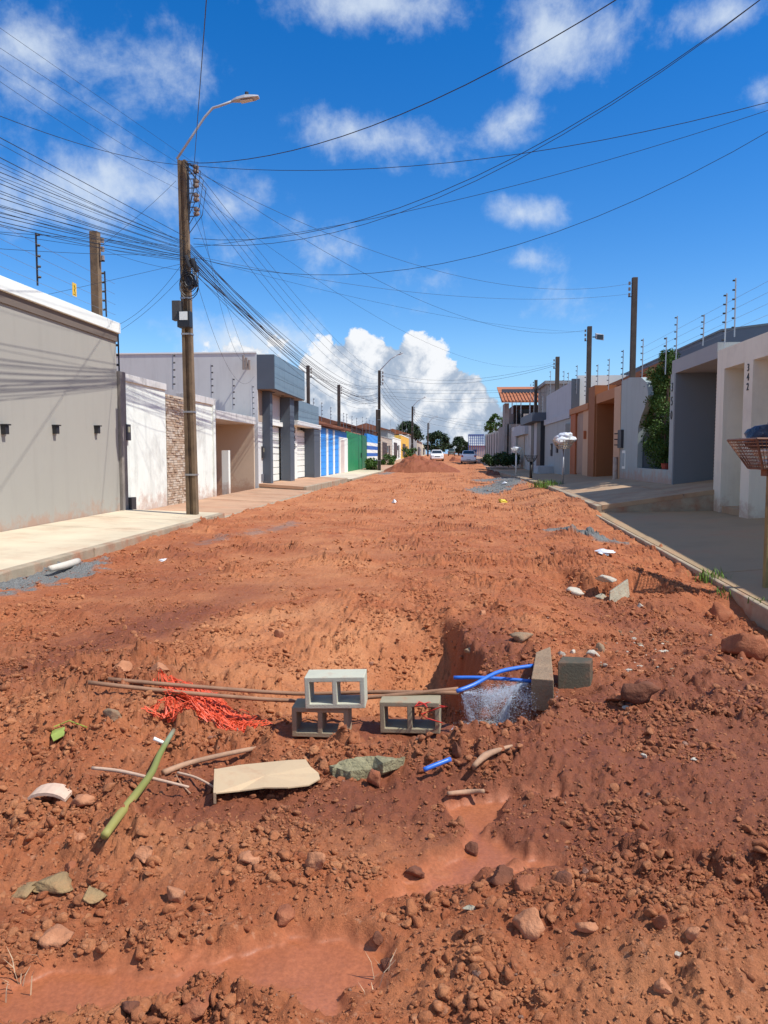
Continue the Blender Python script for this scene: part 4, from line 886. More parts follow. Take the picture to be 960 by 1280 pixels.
# electric fence posts
FA = posts([(47, 292, 357)], 'dark fence posts on the tall wall', 'black fence post on the tall grey wall, nearest the left edge of the photo', 1, -8.2, True)
FA += posts([(133, 340, 396)], 'dark fence posts on the tall wall', 'black fence post with large insulators beside the brown service post', -1, -8.2, True)
FA += posts([(149, 405, 466)], 'dark fence posts on the tall wall', 'black fence post fixed at the far end of the tall grey wall', -1, -8.1, True)
posts([(216, 443, 487)], 'fence posts on the white walls', 'fence post above the stone-clad pier', 1, -8.15)
posts([(264, 456, 497)], 'fence posts on the white walls', 'fence post above the narrow white panel', 1, -8.15)
posts([(291, 473, 512)], 'fence posts on the white walls', 'fence post above the porch lintel', 1, -8.15)
posts([(316, 482, 524)], 'fence posts on the white walls', 'fence post at the corner of the pale grey house', 1, -8.05)
posts([(391.5, 498, 522), (402, 503, 526), (413, 509, 530)], 'fence posts on the blue house', 'thin fence post along the blue house roof', 1, -8.2)
posts([(429.5, 516, 541), (433, 517, 543), (440, 520, 545), (446, 522, 547), (453, 521, 549), (457.5, 522, 550), (461.5, 525, 551), (466, 526, 553)], 'fence posts on the green gate', 'thin fence post along the green gate and striped wall', 1, -8.2)
posts([(488, 525, 555), (494, 530, 556), (499, 522, 556), (503, 520, 556), (508, 530, 553), (513, 529, 552)], 'fence posts far down the left side', 'tiny fence post far down the left side', 1, -8.2)
posts([(918, 349, 421)], 'fence posts on the beige house', 'tall fence post above the beige house, nearest the right edge', -1, 7.6)
posts([(905.5, 368, 436)], 'fence posts on the beige house', 'fence post standing at the end of the beige lintel', -1, 6.9)
posts([(878.5, 394, 432)], 'fence posts on the blue-grey lintel', 'fence post in the middle of the blue-grey lintel', -1, 7.2)
posts([(845, 396, 450)], 'fence posts on the blue-grey lintel', 'fence post at the shrub end of the blue-grey lintel', -1, 7.2)
posts([(831.5, 422, 468)], 'fence posts by the shrub', 'fence post rising behind the leafy shrub', -1, 7.0)
posts([(802.5, 424, 474)], 'fence posts by the shrub', 'fence post between the tallest service post and the shrub', -1, 7.0)
posts([(778, 438, 482)], 'fence posts at the orange house', 'doubled fence post at the meeting of the blue-grey and orange walls', -1, 6.95)
posts([(760.5, 449, 488), (746.5, 456, 496)], 'fence posts at the orange house', 'fence post on the orange lintel', -1, 7.0)
posts([(732, 465, 500)], 'fence posts at the orange house', 'fence post on the orange coping left of the floodlight post', -1, 7.0)
posts([(720.5, 457, 492), (710, 466, 496), (704.5, 464, 497), (688, 464, 500)], 'fence posts on the grey parapet', 'fence post on the pale grey parapet', -1, 7.0)
posts([(678, 495, 520), (667, 495, 528), (662.5, 480, 530), (645.5, 502, 533), (651, 500, 532), (632, 524, 540), (625, 528, 542), (618, 530, 546)], 'fence posts on the bare wall', 'fence post on the far right bare wall', -1, 6.95)
wire_m = M('fence_wire', (.25, .25, .25), .4, .1, 3, 0, metal=.7)
def fence_wire(label, A, Bp, zs, sx):
    t = thing('fence_wire', label, 'fence wire', A)
    for z in zs: obj('strand', MB().tube([(A[0]+sx, A[1], A[2]+z), (Bp[0]+sx, Bp[1], Bp[2]+z)], .0035, 4), wire_m, t)
fence_wire('thin electric fence strands along the top of the tall grey wall', (-8.2, 8, 4.77), (-8.2, 18.4, 4.77), (.25, .5, .75, 1.0), .07)
fence_wire('thin electric fence strands above the blue-grey lintel', (7.2, 17, 4.45), (7.2, 29, 4.5), (.25, .5, .75, 1.0), -.07)
q = atX(93, 362, -8.13); sg = thing('warning_plate', 'small yellow warning plate hanging on the electric fence wires', 'sign', q)
obj('plate', B(q.x-.004, q.x+.004, q.y-.09, q.y+.09, q.z-.14, q.z+.14), M('yellow_plate', (.75, .48, .05), .6), sg)
mk = MB().tube([(q.x+.006, q.y-.02, q.z+.09), (q.x+.006, q.y+.02, q.z+.02), (q.x+.006, q.y-.02, q.z+.0), (q.x+.006, q.y+.02, q.z-.08)], .008, 4); mk.box(q.x+.004, q.x+.006, q.y-.06, q.y+.06, q.z-.115, q.z-.10)
obj('symbol', mk, black, sg)

# ============================================================ overhead cables: each hangs in one vertical plane between its two ends
cab = M('cable_black', (.018, .018, .02), .55, .1, 3, 0)
def cable(A, Yb, Bp, mid, label, group, Ya=None, r=.008, ext=1.0, ea=0.0, n=22, name='overhead_cable'):
    """A, Bp and mid are measured directions; Ya and Yb the distances of the two ends down the street"""
    a = atY(*A, Ya or PYD-.12); b = atY(*Bp, Yb); nrm = Vector((b.y-a.y, a.x-b.x, 0)); d = ray(*mid); den = d.x*nrm.x+d.y*nrm.y
    k = (a.x*nrm.x+a.y*nrm.y)/den; m = Vector((0, 0, EYE))+d*k; h = b-a; L2 = h.x*h.x+h.y*h.y; tm = ((m.x-a.x)*h.x+(m.y-a.y)*h.y)/L2
    c = (m.z-a.z-h.z*tm)/(tm*tm-tm) if 0.03 < tm < .97 else .6; c = max(0.0, min(c, 9.0))
    pts = []
    for i in range(n+1):
        t = -ea+(ext+ea)*i/n; pts.append((a.x+h.x*t, a.y+h.y*t, a.z+h.z*t+c*(t*t-t)))
    o = obj(name, MB().tube(pts, r*.60, 5), cab); return tag(o, label, 'cable', group)
G1 = 'cables crossing the street from the near pole'
cable((236, 204), 11.6, (770, 0), (520, 135), 'thick cable sweeping from the near pole top to the upper edge of the photo', G1, r=.014, ext=1.5)
cable((238, 207), 14.5, (960, 128), (600, 199), 'cable crossing nearly level from the near pole top to the right edge', G1, r=.011, ext=1.4)
cable((242, 298), 12, (950, 0), (560, 236), 'upper strand of the close pair rising to the top right corner', G1, r=.010, ext=1.5)
cable((242, 305), 12.2, (948, 2), (560, 242), 'lower strand of the close pair rising to the top right corner', G1, r=.009, ext=1.5)
cable((243, 309), 14, (960, 138), (620, 238), 'thin cable just below the level one at the right edge', G1, r=.008, ext=1.4)
cable((243, 322), 14, (960, 165), (560, 328), 'deep-sagging cable reaching the right edge below the others', G1, r=.009, ext=1.4)
yP = atX(793.5, 353, 7.3).y; yQ = atX(737, 412, 7.3).y; yS = atX(697, 452, 7.0).y; yT = atX(670, 480, 7.6).y
cable((240, 212), yP, (790, 354), (500, 325), 'cable from the near pole top down to the tallest right service post', G1, r=.008)
cable((240, 208), yQ, (735, 412), (500, 364), 'cable from the near pole top to the floodlight post', G1, r=.008)
cable((244, 320), yP, (790, 367), (480, 361), 'lower thin cable to the tallest right service post', G1, r=.007)
cable((244, 322), yQ, (735, 415), (520, 388), 'lower thin cable to the floodlight post', G1, r=.006)
cable((244, 240), yS, (694, 452), (500, 412), 'faint long cable to the service post at the grey house', G1, r=.006)
cable((243, 203), 9, (258, 0), (247, 130), 'cable running steeply up from the near pole to the top edge', G1, r=.011, ext=1.2)
G2 = 'thin cables at the upper left corner'
for i, (p, q_, m_) in enumerate((((0, 35), (240, 202), (110, 105)), ((0, 60), (240, 215), (115, 135)), ((0, 82), (242, 232), (120, 160)), ((0, 102), (242, 245), (120, 180)))):
    cable(q_, 10.6, p, m_, ['topmost', 'second from top', 'third from top', 'lowest'][i]+' of four thin cables climbing to the upper left corner', G2, r=.0045, ext=1.2)
cable((226, 206), 10.8, (0, 145), (100, 180), 'dark slack cable entering at the left edge below the thin ones', 'cables reaching the near pole from the left', r=.009, ext=1.3)
G3 = 'cables bundled on the left side of the near pole'
rr = random.Random(3)
for i, (yL, yPl, mid) in enumerate([(172, 296, 232), (180, 306, 240)]+[(198+i*5.6+rr.uniform(-2, 2), 302+i*1.6, None) for i in range(16)]+[(258, 318, 288), (265, 320, 296)]):
    mid = mid if mid else (yL+yPl)/2+rr.uniform(0, 5)
    cable((232, yPl), 10.6, (0, yL), (115, mid), 'black cable in the dense bundle from the left edge to the near pole', G3, r=rr.choice((.006, .008, .010)), ext=1.35, ea=0)
for i, (yL, yPl, mid) in enumerate(((283, 322, 303), (292, 325, 308), (311, 318, 317), (290, 308, 292))):
    cable((232, yPl), 10.8, (0, yL), (110, mid), ['uppermost slack cable under the left bundle', 'second slack cable under the left bundle', 'lowest slack cable just above the grey wall coping', 'third slack cable crossing the others under the left bundle'][i], 'slack cables below the left bundle', r=.006, ext=1.3)
G4 = 'cables running down the street to the second pole'
for i in range(15):
    yA_ = 306+i*2.3; yB_ = 482+i*1.9; sag = rr.uniform(-8, 10)
    cable((238, yA_), 68.8, (474, yB_), (330, 398+i*1.6+sag), 'black cable in the sagging bundle between the near and second poles', G4, r=rr.choice((.010, .012, .015)), n=26)
for i in range(4): cable((241, 208+i*11), 68.8, (475, 466+i*4), (372, 372+i*12), 'thin bare line between the tops of the near and second poles', 'thin lines between pole tops', r=.009, n=24)
G5 = 'service cables from the near pole'
for A, Yb, Bp, m_, lab in (((220, 226), 17.2, (128, 306), (175, 268), 'service cable dropping from the near pole to the brown service post'),
                           ((228, 338), 17.0, (124, 310), (170, 326), 'slack service cable to the brown service post'),
                           ((226, 332), 18.4, (150, 405), (190, 375), 'upper of two service cables dropping to the end of the grey wall'),
                           ((228, 345), 18.6, (152, 412), (190, 383), 'lower of two service cables dropping to the end of the grey wall'),
                           ((226, 330), 16.6, (60, 368), (140, 350), 'long service cable passing over the grey wall'),
                           ((243, 226), 31.7, (308, 452), (268, 350), 'service cable from the near pole to the grey side wall'),
                           ((240, 262), 31.7, (311, 458), (290, 372), 'second service cable dropping to the grey side wall'),
                           ((244, 345), 31, (318, 470), (268, 420), 'short service cable falling towards the slate box')):
    cable(A, Yb, Bp, m_, lab, G5, r=.0065)
hook = thing('wall_bracket', 'small cable bracket high on the pale grey side wall', 'bracket', atY(311, 456, 31.9)); q = hook.location
obj('bracket_arm', B(q.x-.02, q.x+.02, q.y-.42, q.y, q.z-.05, q.z+.0), dark_metal, hook)
for i in range(3): obj('insulator', MB().tube([(q.x+.12*(i-1), q.y-.4, q.z-.25), (q.x+.12*(i-1), q.y-.4, q.z+.35-.1*i)], .05, 7), porcelain, hook)
G6 = 'cables around the second pole'
for A, Yb, Bp, m_ in (((478, 466), yS, (694, 455), (590, 474)), ((478, 470), yS, (694, 457), (600, 477)), ((478, 486), yT, (668, 487), (570, 488)), ((478, 490), yT, (668, 488), (570, 492)), ((478, 494), 60, (780, 470), (620, 497)), ((478, 497), 75, (665, 500), (570, 503))):
    cable(A, Yb, Bp, m_, 'cable crossing the street from the second pole', G6, Ya=68.8, r=.014)
for A, Bp, m_, Yb in (((478, 482), (385, 470), (430, 480), 42), ((474, 492), (385, 468), (430, 492), 42), ((474, 500), (423, 484), (450, 497), 56), ((474, 503), (423, 487), (450, 502), 56), ((474, 496), (430, 500), (452, 505), 60)):
    cable(A, Yb, Bp, m_, 'service cable from the second pole to the posts behind the left fronts', 'service cables from the second pole', Ya=68.8, r=.012)
for i in range(6): cable((476, 470+i*7), 111.8, (516, 512+i*3.2), (494, 496+i*5.5), ['first', 'second', 'third', 'fourth', 'fifth', 'lowest'][i]+' cable down from the top between the second and third poles', 'cables between the second and third poles', Ya=69, r=.018, n=12)
for i in range(5): cable((517, 512+i*4), 164.8, (535, 531+i*2), (526, 524+i*3.2), 'cable between the third pole and the distant one', 'cables beyond the third pole', Ya=112, r=.024, n=10)
for i, (Bp, m_) in enumerate((((608, 533), (560, 525)), ((625, 540), (570, 530)), ((640, 528), (575, 522)), ((600, 538), (560, 534)))): cable((517, 512+i*4), 100+i*10, Bp, m_, 'far cable crossing the street from the third pole', 'far crossing cables', Ya=112, r=.02, n=10)

# ============================================================ vegetation
leaf_g = M('leaf_green', (.06, .12, .018), .6, .35, 6, 0); leaf_d = M('leaf_dark', (.025, .055, .014), .6, .3, 4, 0); leaf_far = M('far_leaf', (.03, .055, .02), .7, .3, 1, 0)
grass_m = M('grass_green', (.14, .24, .04), .7, .3, 6, 0); bark = M('bark', (.12, .085, .06), .9, .2, 8)
for mm_ in (leaf_g, leaf_d, leaf_far, grass_m): mm_.node_tree.nodes['Principled BSDF'].inputs['Specular IOR Level'].default_value = .25
def leaves(clumps, per, size, rnd):
    V = []; 
    for (cx, cy, cz, r) in clumps:
        d = rnd.normal(size=(per, 3)); d /= np.linalg.norm(d, axis=1)[:, None]; p = np.array([cx, cy, cz])+d*r*(rnd.random((per, 1))**.5)
        a = rnd.normal(size=(per, 3)); a /= np.linalg.norm(a, axis=1)[:, None]; b = np.cross(a, rnd.normal(size=(per, 3))); b /= np.linalg.norm(b, axis=1)[:, None]
        s = size*rnd.uniform(.6, 1.3, (per, 1)); V.append(np.stack([p-a*s, p+b*s*.5, p+a*s, p-b*s*.5], 1).reshape(-1, 3))
    V = np.vstack(V); return V, np.arange(len(V)).reshape(-1, 4)
def leafy(name, parent, clumps, per, size, m, seed=1):
    V, F = leaves(clumps, per, size, np.random.default_rng(seed)); me = fast_mesh(name, V-np.array(parent.location), F, m, smooth=False)
    o = bpy.data.objects.new(name, me); COL.objects.link(o); o.parent = parent; return o
sh = thing('leafy_shrub', 'tall bright green feathery shrub growing in the blue-grey wall niche', 'shrub', (7.35, 25.6, 1.0)); r = random.Random(5)
cl_ = []
for i in range(60):
    f = i/59; z = 1.3+f*3.2; w = (.45+.55*math.sin(min(1, f*1.15)*math.pi*.8))*.9
    cl_.append((7.25+r.uniform(-.3, .3), 26.5+r.uniform(-1.15, 1.15)*w, z+r.uniform(-.15, .15), r.uniform(.18, .36)))
for i in range(12): cl_.append((7.2+r.uniform(-.3, .3), 26.6+r.uniform(-1.3, 1.3), 4.1+r.uniform(0, .8), r.uniform(.12, .25)))
leafy('foliage', sh, cl_, 220, .042, leaf_g, 3)
obj('stems', MB().tube([(7.35, 26.6, .9), (7.3, 26.7, 2.2), (7.4, 26.5, 3.6), (7.3, 26.4, 4.7)], [.05, .04, .03, .01], 6).tube([(7.35, 26.3, .9), (7.2, 26.0, 2.6), (7.3, 25.9, 4.0)], [.04, .03, .01], 6), bark, sh)
pt = thing('flower_pot', 'small red flower pot at the foot of the shrub', 'pot', (7.05, 25.2, 1.06)); obj('pot', MB().loft([[(7.05+rr_*math.cos(k*math.pi/6), 25.2+rr_*math.sin(k*math.pi/6), 1.06+z) for k in range(12)] for z, rr_ in ((0, .10), (.22, .15), (.25, .16), (.25, .13))]), M('terracotta', (.35, .07, .04), .8), pt)
obj('soil', MB().tube([(7.05, 25.2, 1.2), (7.05, 25.2, 1.28)], .12, 10), MATS['planter_soil'], pt)
def tree(name, label, c, rx, rz, n, per, size, m, seed, trunk_h):
    t = thing(name, label, 'tree', c); r = random.Random(seed); cx, cy, cz = c; cl = []
    for i in range(n):
        a = r.uniform(0, 6.28); ph = r.uniform(-.3, 1); q = math.sqrt(max(0, 1-ph*ph))*r.uniform(.5, 1); cl.append((cx+rx*q*math.cos(a), cy+rx*q*math.sin(a), cz+trunk_h+rz*(ph*.8+.3), rx*r.uniform(.16, .34)))
    leafy('crown', t, cl, per, size, m, seed); obj('trunk', MB().tube([(cx, cy, cz-1), (cx+.1, cy, cz+trunk_h), (cx, cy, cz+trunk_h+rz*.6)], [rx*.09, rx*.07, rx*.03], 7), bark, t)
    for k in range(4): a = k*1.6; obj('limb', MB().tube([(cx, cy, cz+trunk_h*.9), (cx+rx*.5*math.cos(a), cy+rx*.5*math.sin(a), cz+trunk_h+rz*.5)], [rx*.05, rx*.02], 5), bark, t)
a = atY(573, 575, 190); tree('broad_tree', 'broad dark tree closing the far end of the street', (a.x, 190, a.z), 2.5, 3.4, 44, 110, .22, leaf_far, 4, 1.6)
a = atY(546, 572, 215); tree('broad_tree', 'dark tree group beyond the white car on the left', (a.x, 215, a.z), 4.0, 4.2, 44, 110, .3, leaf_far, 5, 2)
a = atY(520, 560, 175); tree('broad_tree', 'tree rising behind the far left houses', (a.x-2, 175, 1.2), 3.2, 4.2, 44, 110, .25, leaf_far, 6, 3)
a = atY(612, 560, 150); tree('broad_tree', 'thin yellowish tree above the far end of the bare wall', (a.x+1.2, 150, 1.2), 2.2, 3.6, 30, 90, .2, leaf_g, 7, 4)
def bush(label, px, py, Y, rx, rz, seed, m=leaf_d, n=18, size=.11):
    q = atY(px, py, Y); r = random.Random(seed); t = thing('bush', label, 'bush', (q.x, Y, q.z))
    leafy('foliage', t, [(q.x+r.uniform(-rx, rx), Y+r.uniform(-1.5, 1.5), q.z+r.uniform(0, rz), .42) for i in range(n)], 130, size, m, seed)
    obj('stems', MB().tube([(q.x, Y, q.z-.3), (q.x, Y, q.z+rz*.6)], .04, 5), bark, t)
bush('low dark bush at the foot of the bare wall, left of the white bin', 619, 578, 72, 1.0, .5, 1, n=22)
bush('dark bush mass nearest the white bin by the far wall', 633, 578, 68, .9, .6, 2, n=22)
bush('small green bush at the foot of the second utility pole', 466, 588, 70, .5, .9, 3, leaf_g, 10)
bush('small green bush before the white wall beyond the second pole', 484, 583, 90, .8, 1.2, 4, leaf_g, 12)
bush('bush top showing above the earth mound', 512, 572, 110, .8, 1.2, 5, leaf_g, 10)
straw_ = M('dry_straw', (.62, .45, .28), .9, .2, 9)
def tuft(px, py, z, n, h, spread, label, seed, m=grass_m, Y=None):
    q = atZ(px, py, z); r = random.Random(seed); z0 = z; mb = MB()
    for i in range(n):
        x, y = q.x+r.gauss(0, spread), q.y+r.gauss(0, spread*1.3); hh = h*r.uniform(.5, 1.2); a = r.uniform(0, 6.28); l = hh*r.uniform(.2, .7); w = (.0022 if m is straw_ else .006)+.002*q.y/10
        zz0 = min(z0, z0+.0); c, s = math.cos(a), math.sin(a)
        p0 = Vector((x, y, zz0-.04)); p1 = p0+Vector((c*l*.4, s*l*.4, hh*.7)); p2 = p0+Vector((c*l, s*l, hh)); wv = Vector((-s, c, 0))*w
        mb.quadv(p0-wv, p0+wv, p1+wv*.7, p1-wv*.7); mb.quadv(p1-wv*.7, p1+wv*.7, p2+wv*.1, p2-wv*.1)
    return tag(obj('grass_tuft', mb, m, fix=False), label, 'grass', kind='stuff')
tuft(684, 608, .36, 260, .28, .28, 'bright green grass tuft at the end of the ramped pavement kerb', 1)
tuft(890, 724, -.18, 90, .18, .10, 'green grass growing under the near right kerb', 2)
tuft(905, 742, -.24, 40, .12, .08, 'sparse grass lower down the near right kerb', 3)
tuft(948, 752, -.2, 24, .10, .05, 'few grass blades on the kerb at the right edge', 4)
tuft(2, 662, .2, 30, .16, .06, 'small weeds at the foot of the tall grey wall', 5)
tuft(160, 634, .14, 16, .2, .05, 'weeds beside the black valve box', 6)
straw = M('dry_straw', (.62, .45, .28), .9, .2, 9)
for i, (px, py, n, lab) in enumerate(((30, 1225, 12, 'dry straw tuft in the mud at the lower left corner'), (458, 1232, 7, 'few dry straws at the edge of the wet mud'))): tuft(px, py, -.02, n, .12, .03, lab, 20+i, straw)
for px, py, z, sz, lab in ((327, 688, 0, 1, 'yellow wrapper'),): pass

# ============================================================ things lying in the pit
def zg(px, py, z0=-.1, up=.0):                    # where the line of sight meets the earth
    for k in range(12): p = atZ(px, py, z0); z1 = gz(p.x, p.y); z0 = z0+(z1-z0)*.6
    return z0+up
def on(pix, up): return [zg(a, b, -.05, up) for a, b in pix]
cblock = M('concrete_block_grey', (.34, .29, .19), .92, .15, 5, .45, 90, (RED_DIRT, .9, 5), bdist=.006)
cblock_p = M('concrete_block_pale', (.52, .51, .39), .92, .12, 5, .45, 90, (RED_DIRT, .6, 5), bdist=.006)
def hollow_block(name, W_, D_, H_, m, t=.032):
    xs = [0, t, W_/2-t*.5, W_/2+t*.5, W_-t, W_]; zs = [0, t, H_-t, H_]; mb = MB(); nx, nz_ = 5, 3
    solid = lambda i, k: 0 <= i < nx and 0 <= k < nz_ and not (k == 1 and i in (1, 3))
    V = {}
    def vid(i, y, k):
        if (i, y, k) not in V: V[(i, y, k)] = len(mb.v); mb.v.append((xs[i]-W_/2, y, zs[k]))
        return V[(i, y, k)]
    for i in range(nx):
        for k in range(nz_):
            if not solid(i, k): continue
            mb.f.append((vid(i, 0, k), vid(i+1, 0, k), vid(i+1, 0, k+1), vid(i, 0, k+1))); mb.f.append((vid(i, D_, k), vid(i, D_, k+1), vid(i+1, D_, k+1), vid(i+1, D_, k)))
            for di, dk, a, b in ((-1, 0, (i, k), (i, k+1)), (1, 0, (i+1, k), (i+1, k+1)), (0, -1, (i, k), (i+1, k)), (0, 1, (i, k+1), (i+1, k+1))):
                if not solid(i+di, k+dk): mb.f.append((vid(a[0], 0, a[1]), vid(b[0], 0, b[1]), vid(b[0], D_, b[1]), vid(a[0], D_, a[1])))
    me = mesh_of(mb, name); me.materials.append(m); return me
def place_block(px0, px1, pyb, zb, label, m, rz=0, rx=0, ry=0, D_=.19):
    a = atZ((px0+px1)/2, pyb, zb); W_ = (px1-px0)/FOC*a.y
    o = bpy.data.objects.new('concrete_block', hollow_block('concrete_block', W_, D_, W_*.53, m)); COL.objects.link(o); o.location = a; o.rotation_euler = (rx, ry, rz)
    bv = o.modifiers.new('bevel', 'BEVEL'); bv.width = .005; bv.segments = 2
    return tag(o, label, 'concrete block', 'hollow concrete blocks in the pit')
b1 = place_block(363, 437, 922, -.25, 'lower left hollow concrete block carrying another one', cblock, 0)
zt = b1.location.z+b1.dimensions.z if b1.dimensions.z else -.06
H1 = 74/FOC*b1.location.y*.53
b2 = place_block(380, 457, 883, b1.location.z+H1+.004, 'pale hollow concrete block balanced on top of the lower left one', cblock_p, .02, 0, -.03)
b2.location.y = b1.location.y-.03; q = atY(419, 884, b2.location.y); b2.location.x = q.x; b2.location.z = b1.location.z+H1+.008
b3 = place_block(474, 551, 917, -.24, 'hollow concrete block lying alone right of the stacked pair, with red cord', cblock, -.05, 0, -.03)
cord_m = M('red_cord', (.60, .03, .02), .6, .1, 9, 0); r = random.Random(8); c0 = b3.location
pts = [(c0.x+.04+.10*math.sin(i*.9)*(.4+i*.06)+i*.012, c0.y-.02+.03*math.cos(i*1.7), c0.z+.205+.012*math.sin(i*2.1)-(.10 if i > 9 else 0)*(i-9)*.22) for i in range(15)]
tag(obj('cord', MB().tube(pts, .004, 5), cord_m, smooth=True), 'thin red cord looped over the right hollow concrete block', 'cord')
rod_m = M('rusty_rod', (.30, .155, .085), .75, .25, 9, .3, 70)
def thick_line(name, pix, z_or_y, r, m, label, cat, group=None, n=8, smooth=True, byY=False, parent=None, sub=3):
    P = [(atY(px, py, v) if byY else atZ(px, py, v)) for (px, py), v in zip(pix, z_or_y)]
    out = []
    for i in range(len(P)-1):                     # Catmull-Rom
        p0, p1, p2, p3 = P[max(i-1, 0)], P[i], P[i+1], P[min(i+2, len(P)-1)]
        for k in range(sub):
            t = k/sub; out.append(.5*((2*p1)+(p2-p0)*t+(2*p0-5*p1+4*p2-p3)*t*t+(3*p1-p0-3*p2+p3)*t**3))
    out.append(P[-1]); rr = r if not isinstance(r, (list, tuple)) else list(np.interp(np.linspace(0, 1, len(out)), np.linspace(0, 1, len(r)), r))
    o = obj(name, MB().tube(out, rr, n), m, smooth=smooth); return tag(o, label, cat, group)
yb_ = b1.location.y+.215
thick_line('rod', [(110, 853), (230, 866), (370, 876), (470, 871), (573, 861)], [4.50, 4.70, yb_, yb_+.02, yb_+.05], .0145, rod_m, 'lower rusty brown rod running behind the stacked blocks', 'rod', 'rusty rods across the pit', byY=True)
thick_line('rod', [(135, 849), (240, 858), (370, 867), (470, 865), (574, 866)], [4.66, 4.82, yb_+.06, yb_+.06, yb_+.03], .0145, rod_m, 'upper rusty brown rod starting a little further right', 'rod', 'rusty rods across the pit', byY=True)
pipe_m = M('blue_water_pipe', (.035, .16, .62), .35, .08, 9, .05)
thick_line('water_pipe', [(571, 864), (592, 856), (618, 842), (640, 836), (668, 832)], [4.98, 5.05, 5.2, 5.3, 5.4], .014, pipe_m, 'bent blue water pipe joined to the rods and leaking', 'pipe', 'blue water pipes', byY=True, n=10)
thick_line('water_pipe', [(567, 847), (600, 847), (634, 849), (668, 852)], [5.32, 5.33, 5.34, 5.34], .013, pipe_m, 'straight blue water pipe stub sticking out of the bank behind the bent one', 'pipe', 'blue water pipes', byY=True, n=10)
q = atZ(545, 955, -.09); thick_line('water_pipe', [(530, 962), (545, 956), (563, 949)], [zg(530, 962)+.03, zg(545, 956)+.035, zg(563, 949)+.03], .012, pipe_m, 'short broken piece of blue pipe lying in the red earth', 'pipe', n=8)

# orange netting
net_m = M('orange_netting', (.75, .095, .03), .5, .15, 12, 0); r = random.Random(2); mb = MB(); c0 = atZ(262, 896, zg(262, 896, -.15))
g = np.random.default_rng(21)
def net_sheet(cx, cy, sx, sy, rot, nu, nv, lift, seed):   # a square-meshed sheet, crumpled and gathered
    u, v = np.meshgrid(np.linspace(-1, 1, nu), np.linspace(-1, 1, nv), indexing='ij'); x = u*sx; y = v*sy
    fx = .05*fbm(u, v, 2.3, 3, seed, .7)+.022*g.normal(size=u.shape); fy = .05*fbm(u, v, 2.7, 3, seed+9, .7)+.018*g.normal(size=u.shape)
    X = cx+(x+fx)*math.cos(rot)-(y+fy)*math.sin(rot); Y = cy+(x+fx)*math.sin(rot)+(y+fy)*math.cos(rot)
    Z = earth(X.ravel(), Y.ravel())[0].reshape(X.shape)+.030+lift+.045*np.abs(fbm(u, v, 3.1, 3, seed+3))+.006*g.normal(size=u.shape)
    ok = (u*u+v*v+.35*fbm(u, v, 1.7, 2, seed+5)) < 1.0
    for a in range(nu):
        for b in range(nv):
            for a2, b2 in ((a+1, b), (a, b+1)):
                if a2 < nu and b2 < nv and ok[a, b] and ok[a2, b2] and g.random() > .06:
                    p = Vector((X[a, b], Y[a, b], Z[a, b])); q = Vector((X[a2, b2], Y[a2, b2], Z[a2, b2])); m_ = (p+q)/2+Vector((0, 0, float(g.uniform(-.004, .008)))); mb.tube([p, m_, q], float(g.uniform(.0024, .0042)), 4, flat=.5)
net_sheet(c0.x-.04, c0.y, .31, .18, -.10, 34, 20, .0, 3); net_sheet(c0.x+.08, c0.y+.04, .30, .14, .1, 32, 15, .012, 8); net_sheet(c0.x-.05, c0.y-.03, .22, .13, .7, 24, 16, .02, 13)
c9 = atZ(232, 903, zg(232, 903)); net_sheet(c9.x, c9.y, .22, .12, .0, 24, 14, .01, 17)
tag(obj('plastic_netting', mb, net_m), 'crumpled orange plastic netting lying left of the blocks', 'netting')

# sticks and twigs
stick_m = bpy.data.materials.new('green_brown_stem'); stick_m.use_nodes = True; n_ = stick_m.node_tree.nodes; l_ = stick_m.node_tree.links
t_ = n_.new('ShaderNodeTexCoord'); s_ = n_.new('ShaderNodeSeparateXYZ'); l_.new(t_.outputs['Object'], s_.inputs[0]); cr = n_.new('ShaderNodeValToRGB'); mrr = n_.new('ShaderNodeMapRange'); l_.new(s_.outputs[1], mrr.inputs[0])
mrr.inputs[1].default_value = 3.0; mrr.inputs[2].default_value = 4.75; l_.new(mrr.outputs[0], cr.inputs[0])
cr.color_ramp.elements[0].color = (.30, .27, .07, 1); cr.color_ramp.elements[1].color = (.33, .19, .10, 1)
for p_, c_2 in ((.10, (.22, .22, .05)), (.42, (.20, .23, .06)), (.52, (.24, .30, .20)), (.60, (.30, .20, .11))): e_ = cr.color_ramp.elements.new(p_); e_.color = (*c_2, 1)
l_.new(cr.outputs[0], n_['Principled BSDF'].inputs['Base Color']); n_['Principled BSDF'].inputs['Roughness'].default_value = .65
def stem(pix, zs, rr, m, label, knots=True):
    return thick_line('branch', pix, zs, rr, m, label, 'branch', sub=4, n=9)
pp = [(131, 1044), (150, 1018), (172, 990), (190, 965), (200, 942), (217, 913)]; zz_ = on(pp, .022); ex_ = max(z-(zz_[0]+(zz_[-1]-zz_[0])*i/5) for i, z in enumerate(zz_))
stem(pp, [zz_[0]+(zz_[-1]-zz_[0])*i/5+ex_*1.0+.028-.004*i for i in range(6)], [.017, .019, .018, .017, .016, .012], stick_m, 'thick green stem turning brown at its upper end, lying left of the cardboard')
twig_m = M('dry_twig', (.42, .24, .14), .8, .25, 14, .3, 80); pale_twig = M('pale_twig', (.60, .40, .27), .75, .2, 12, .2)
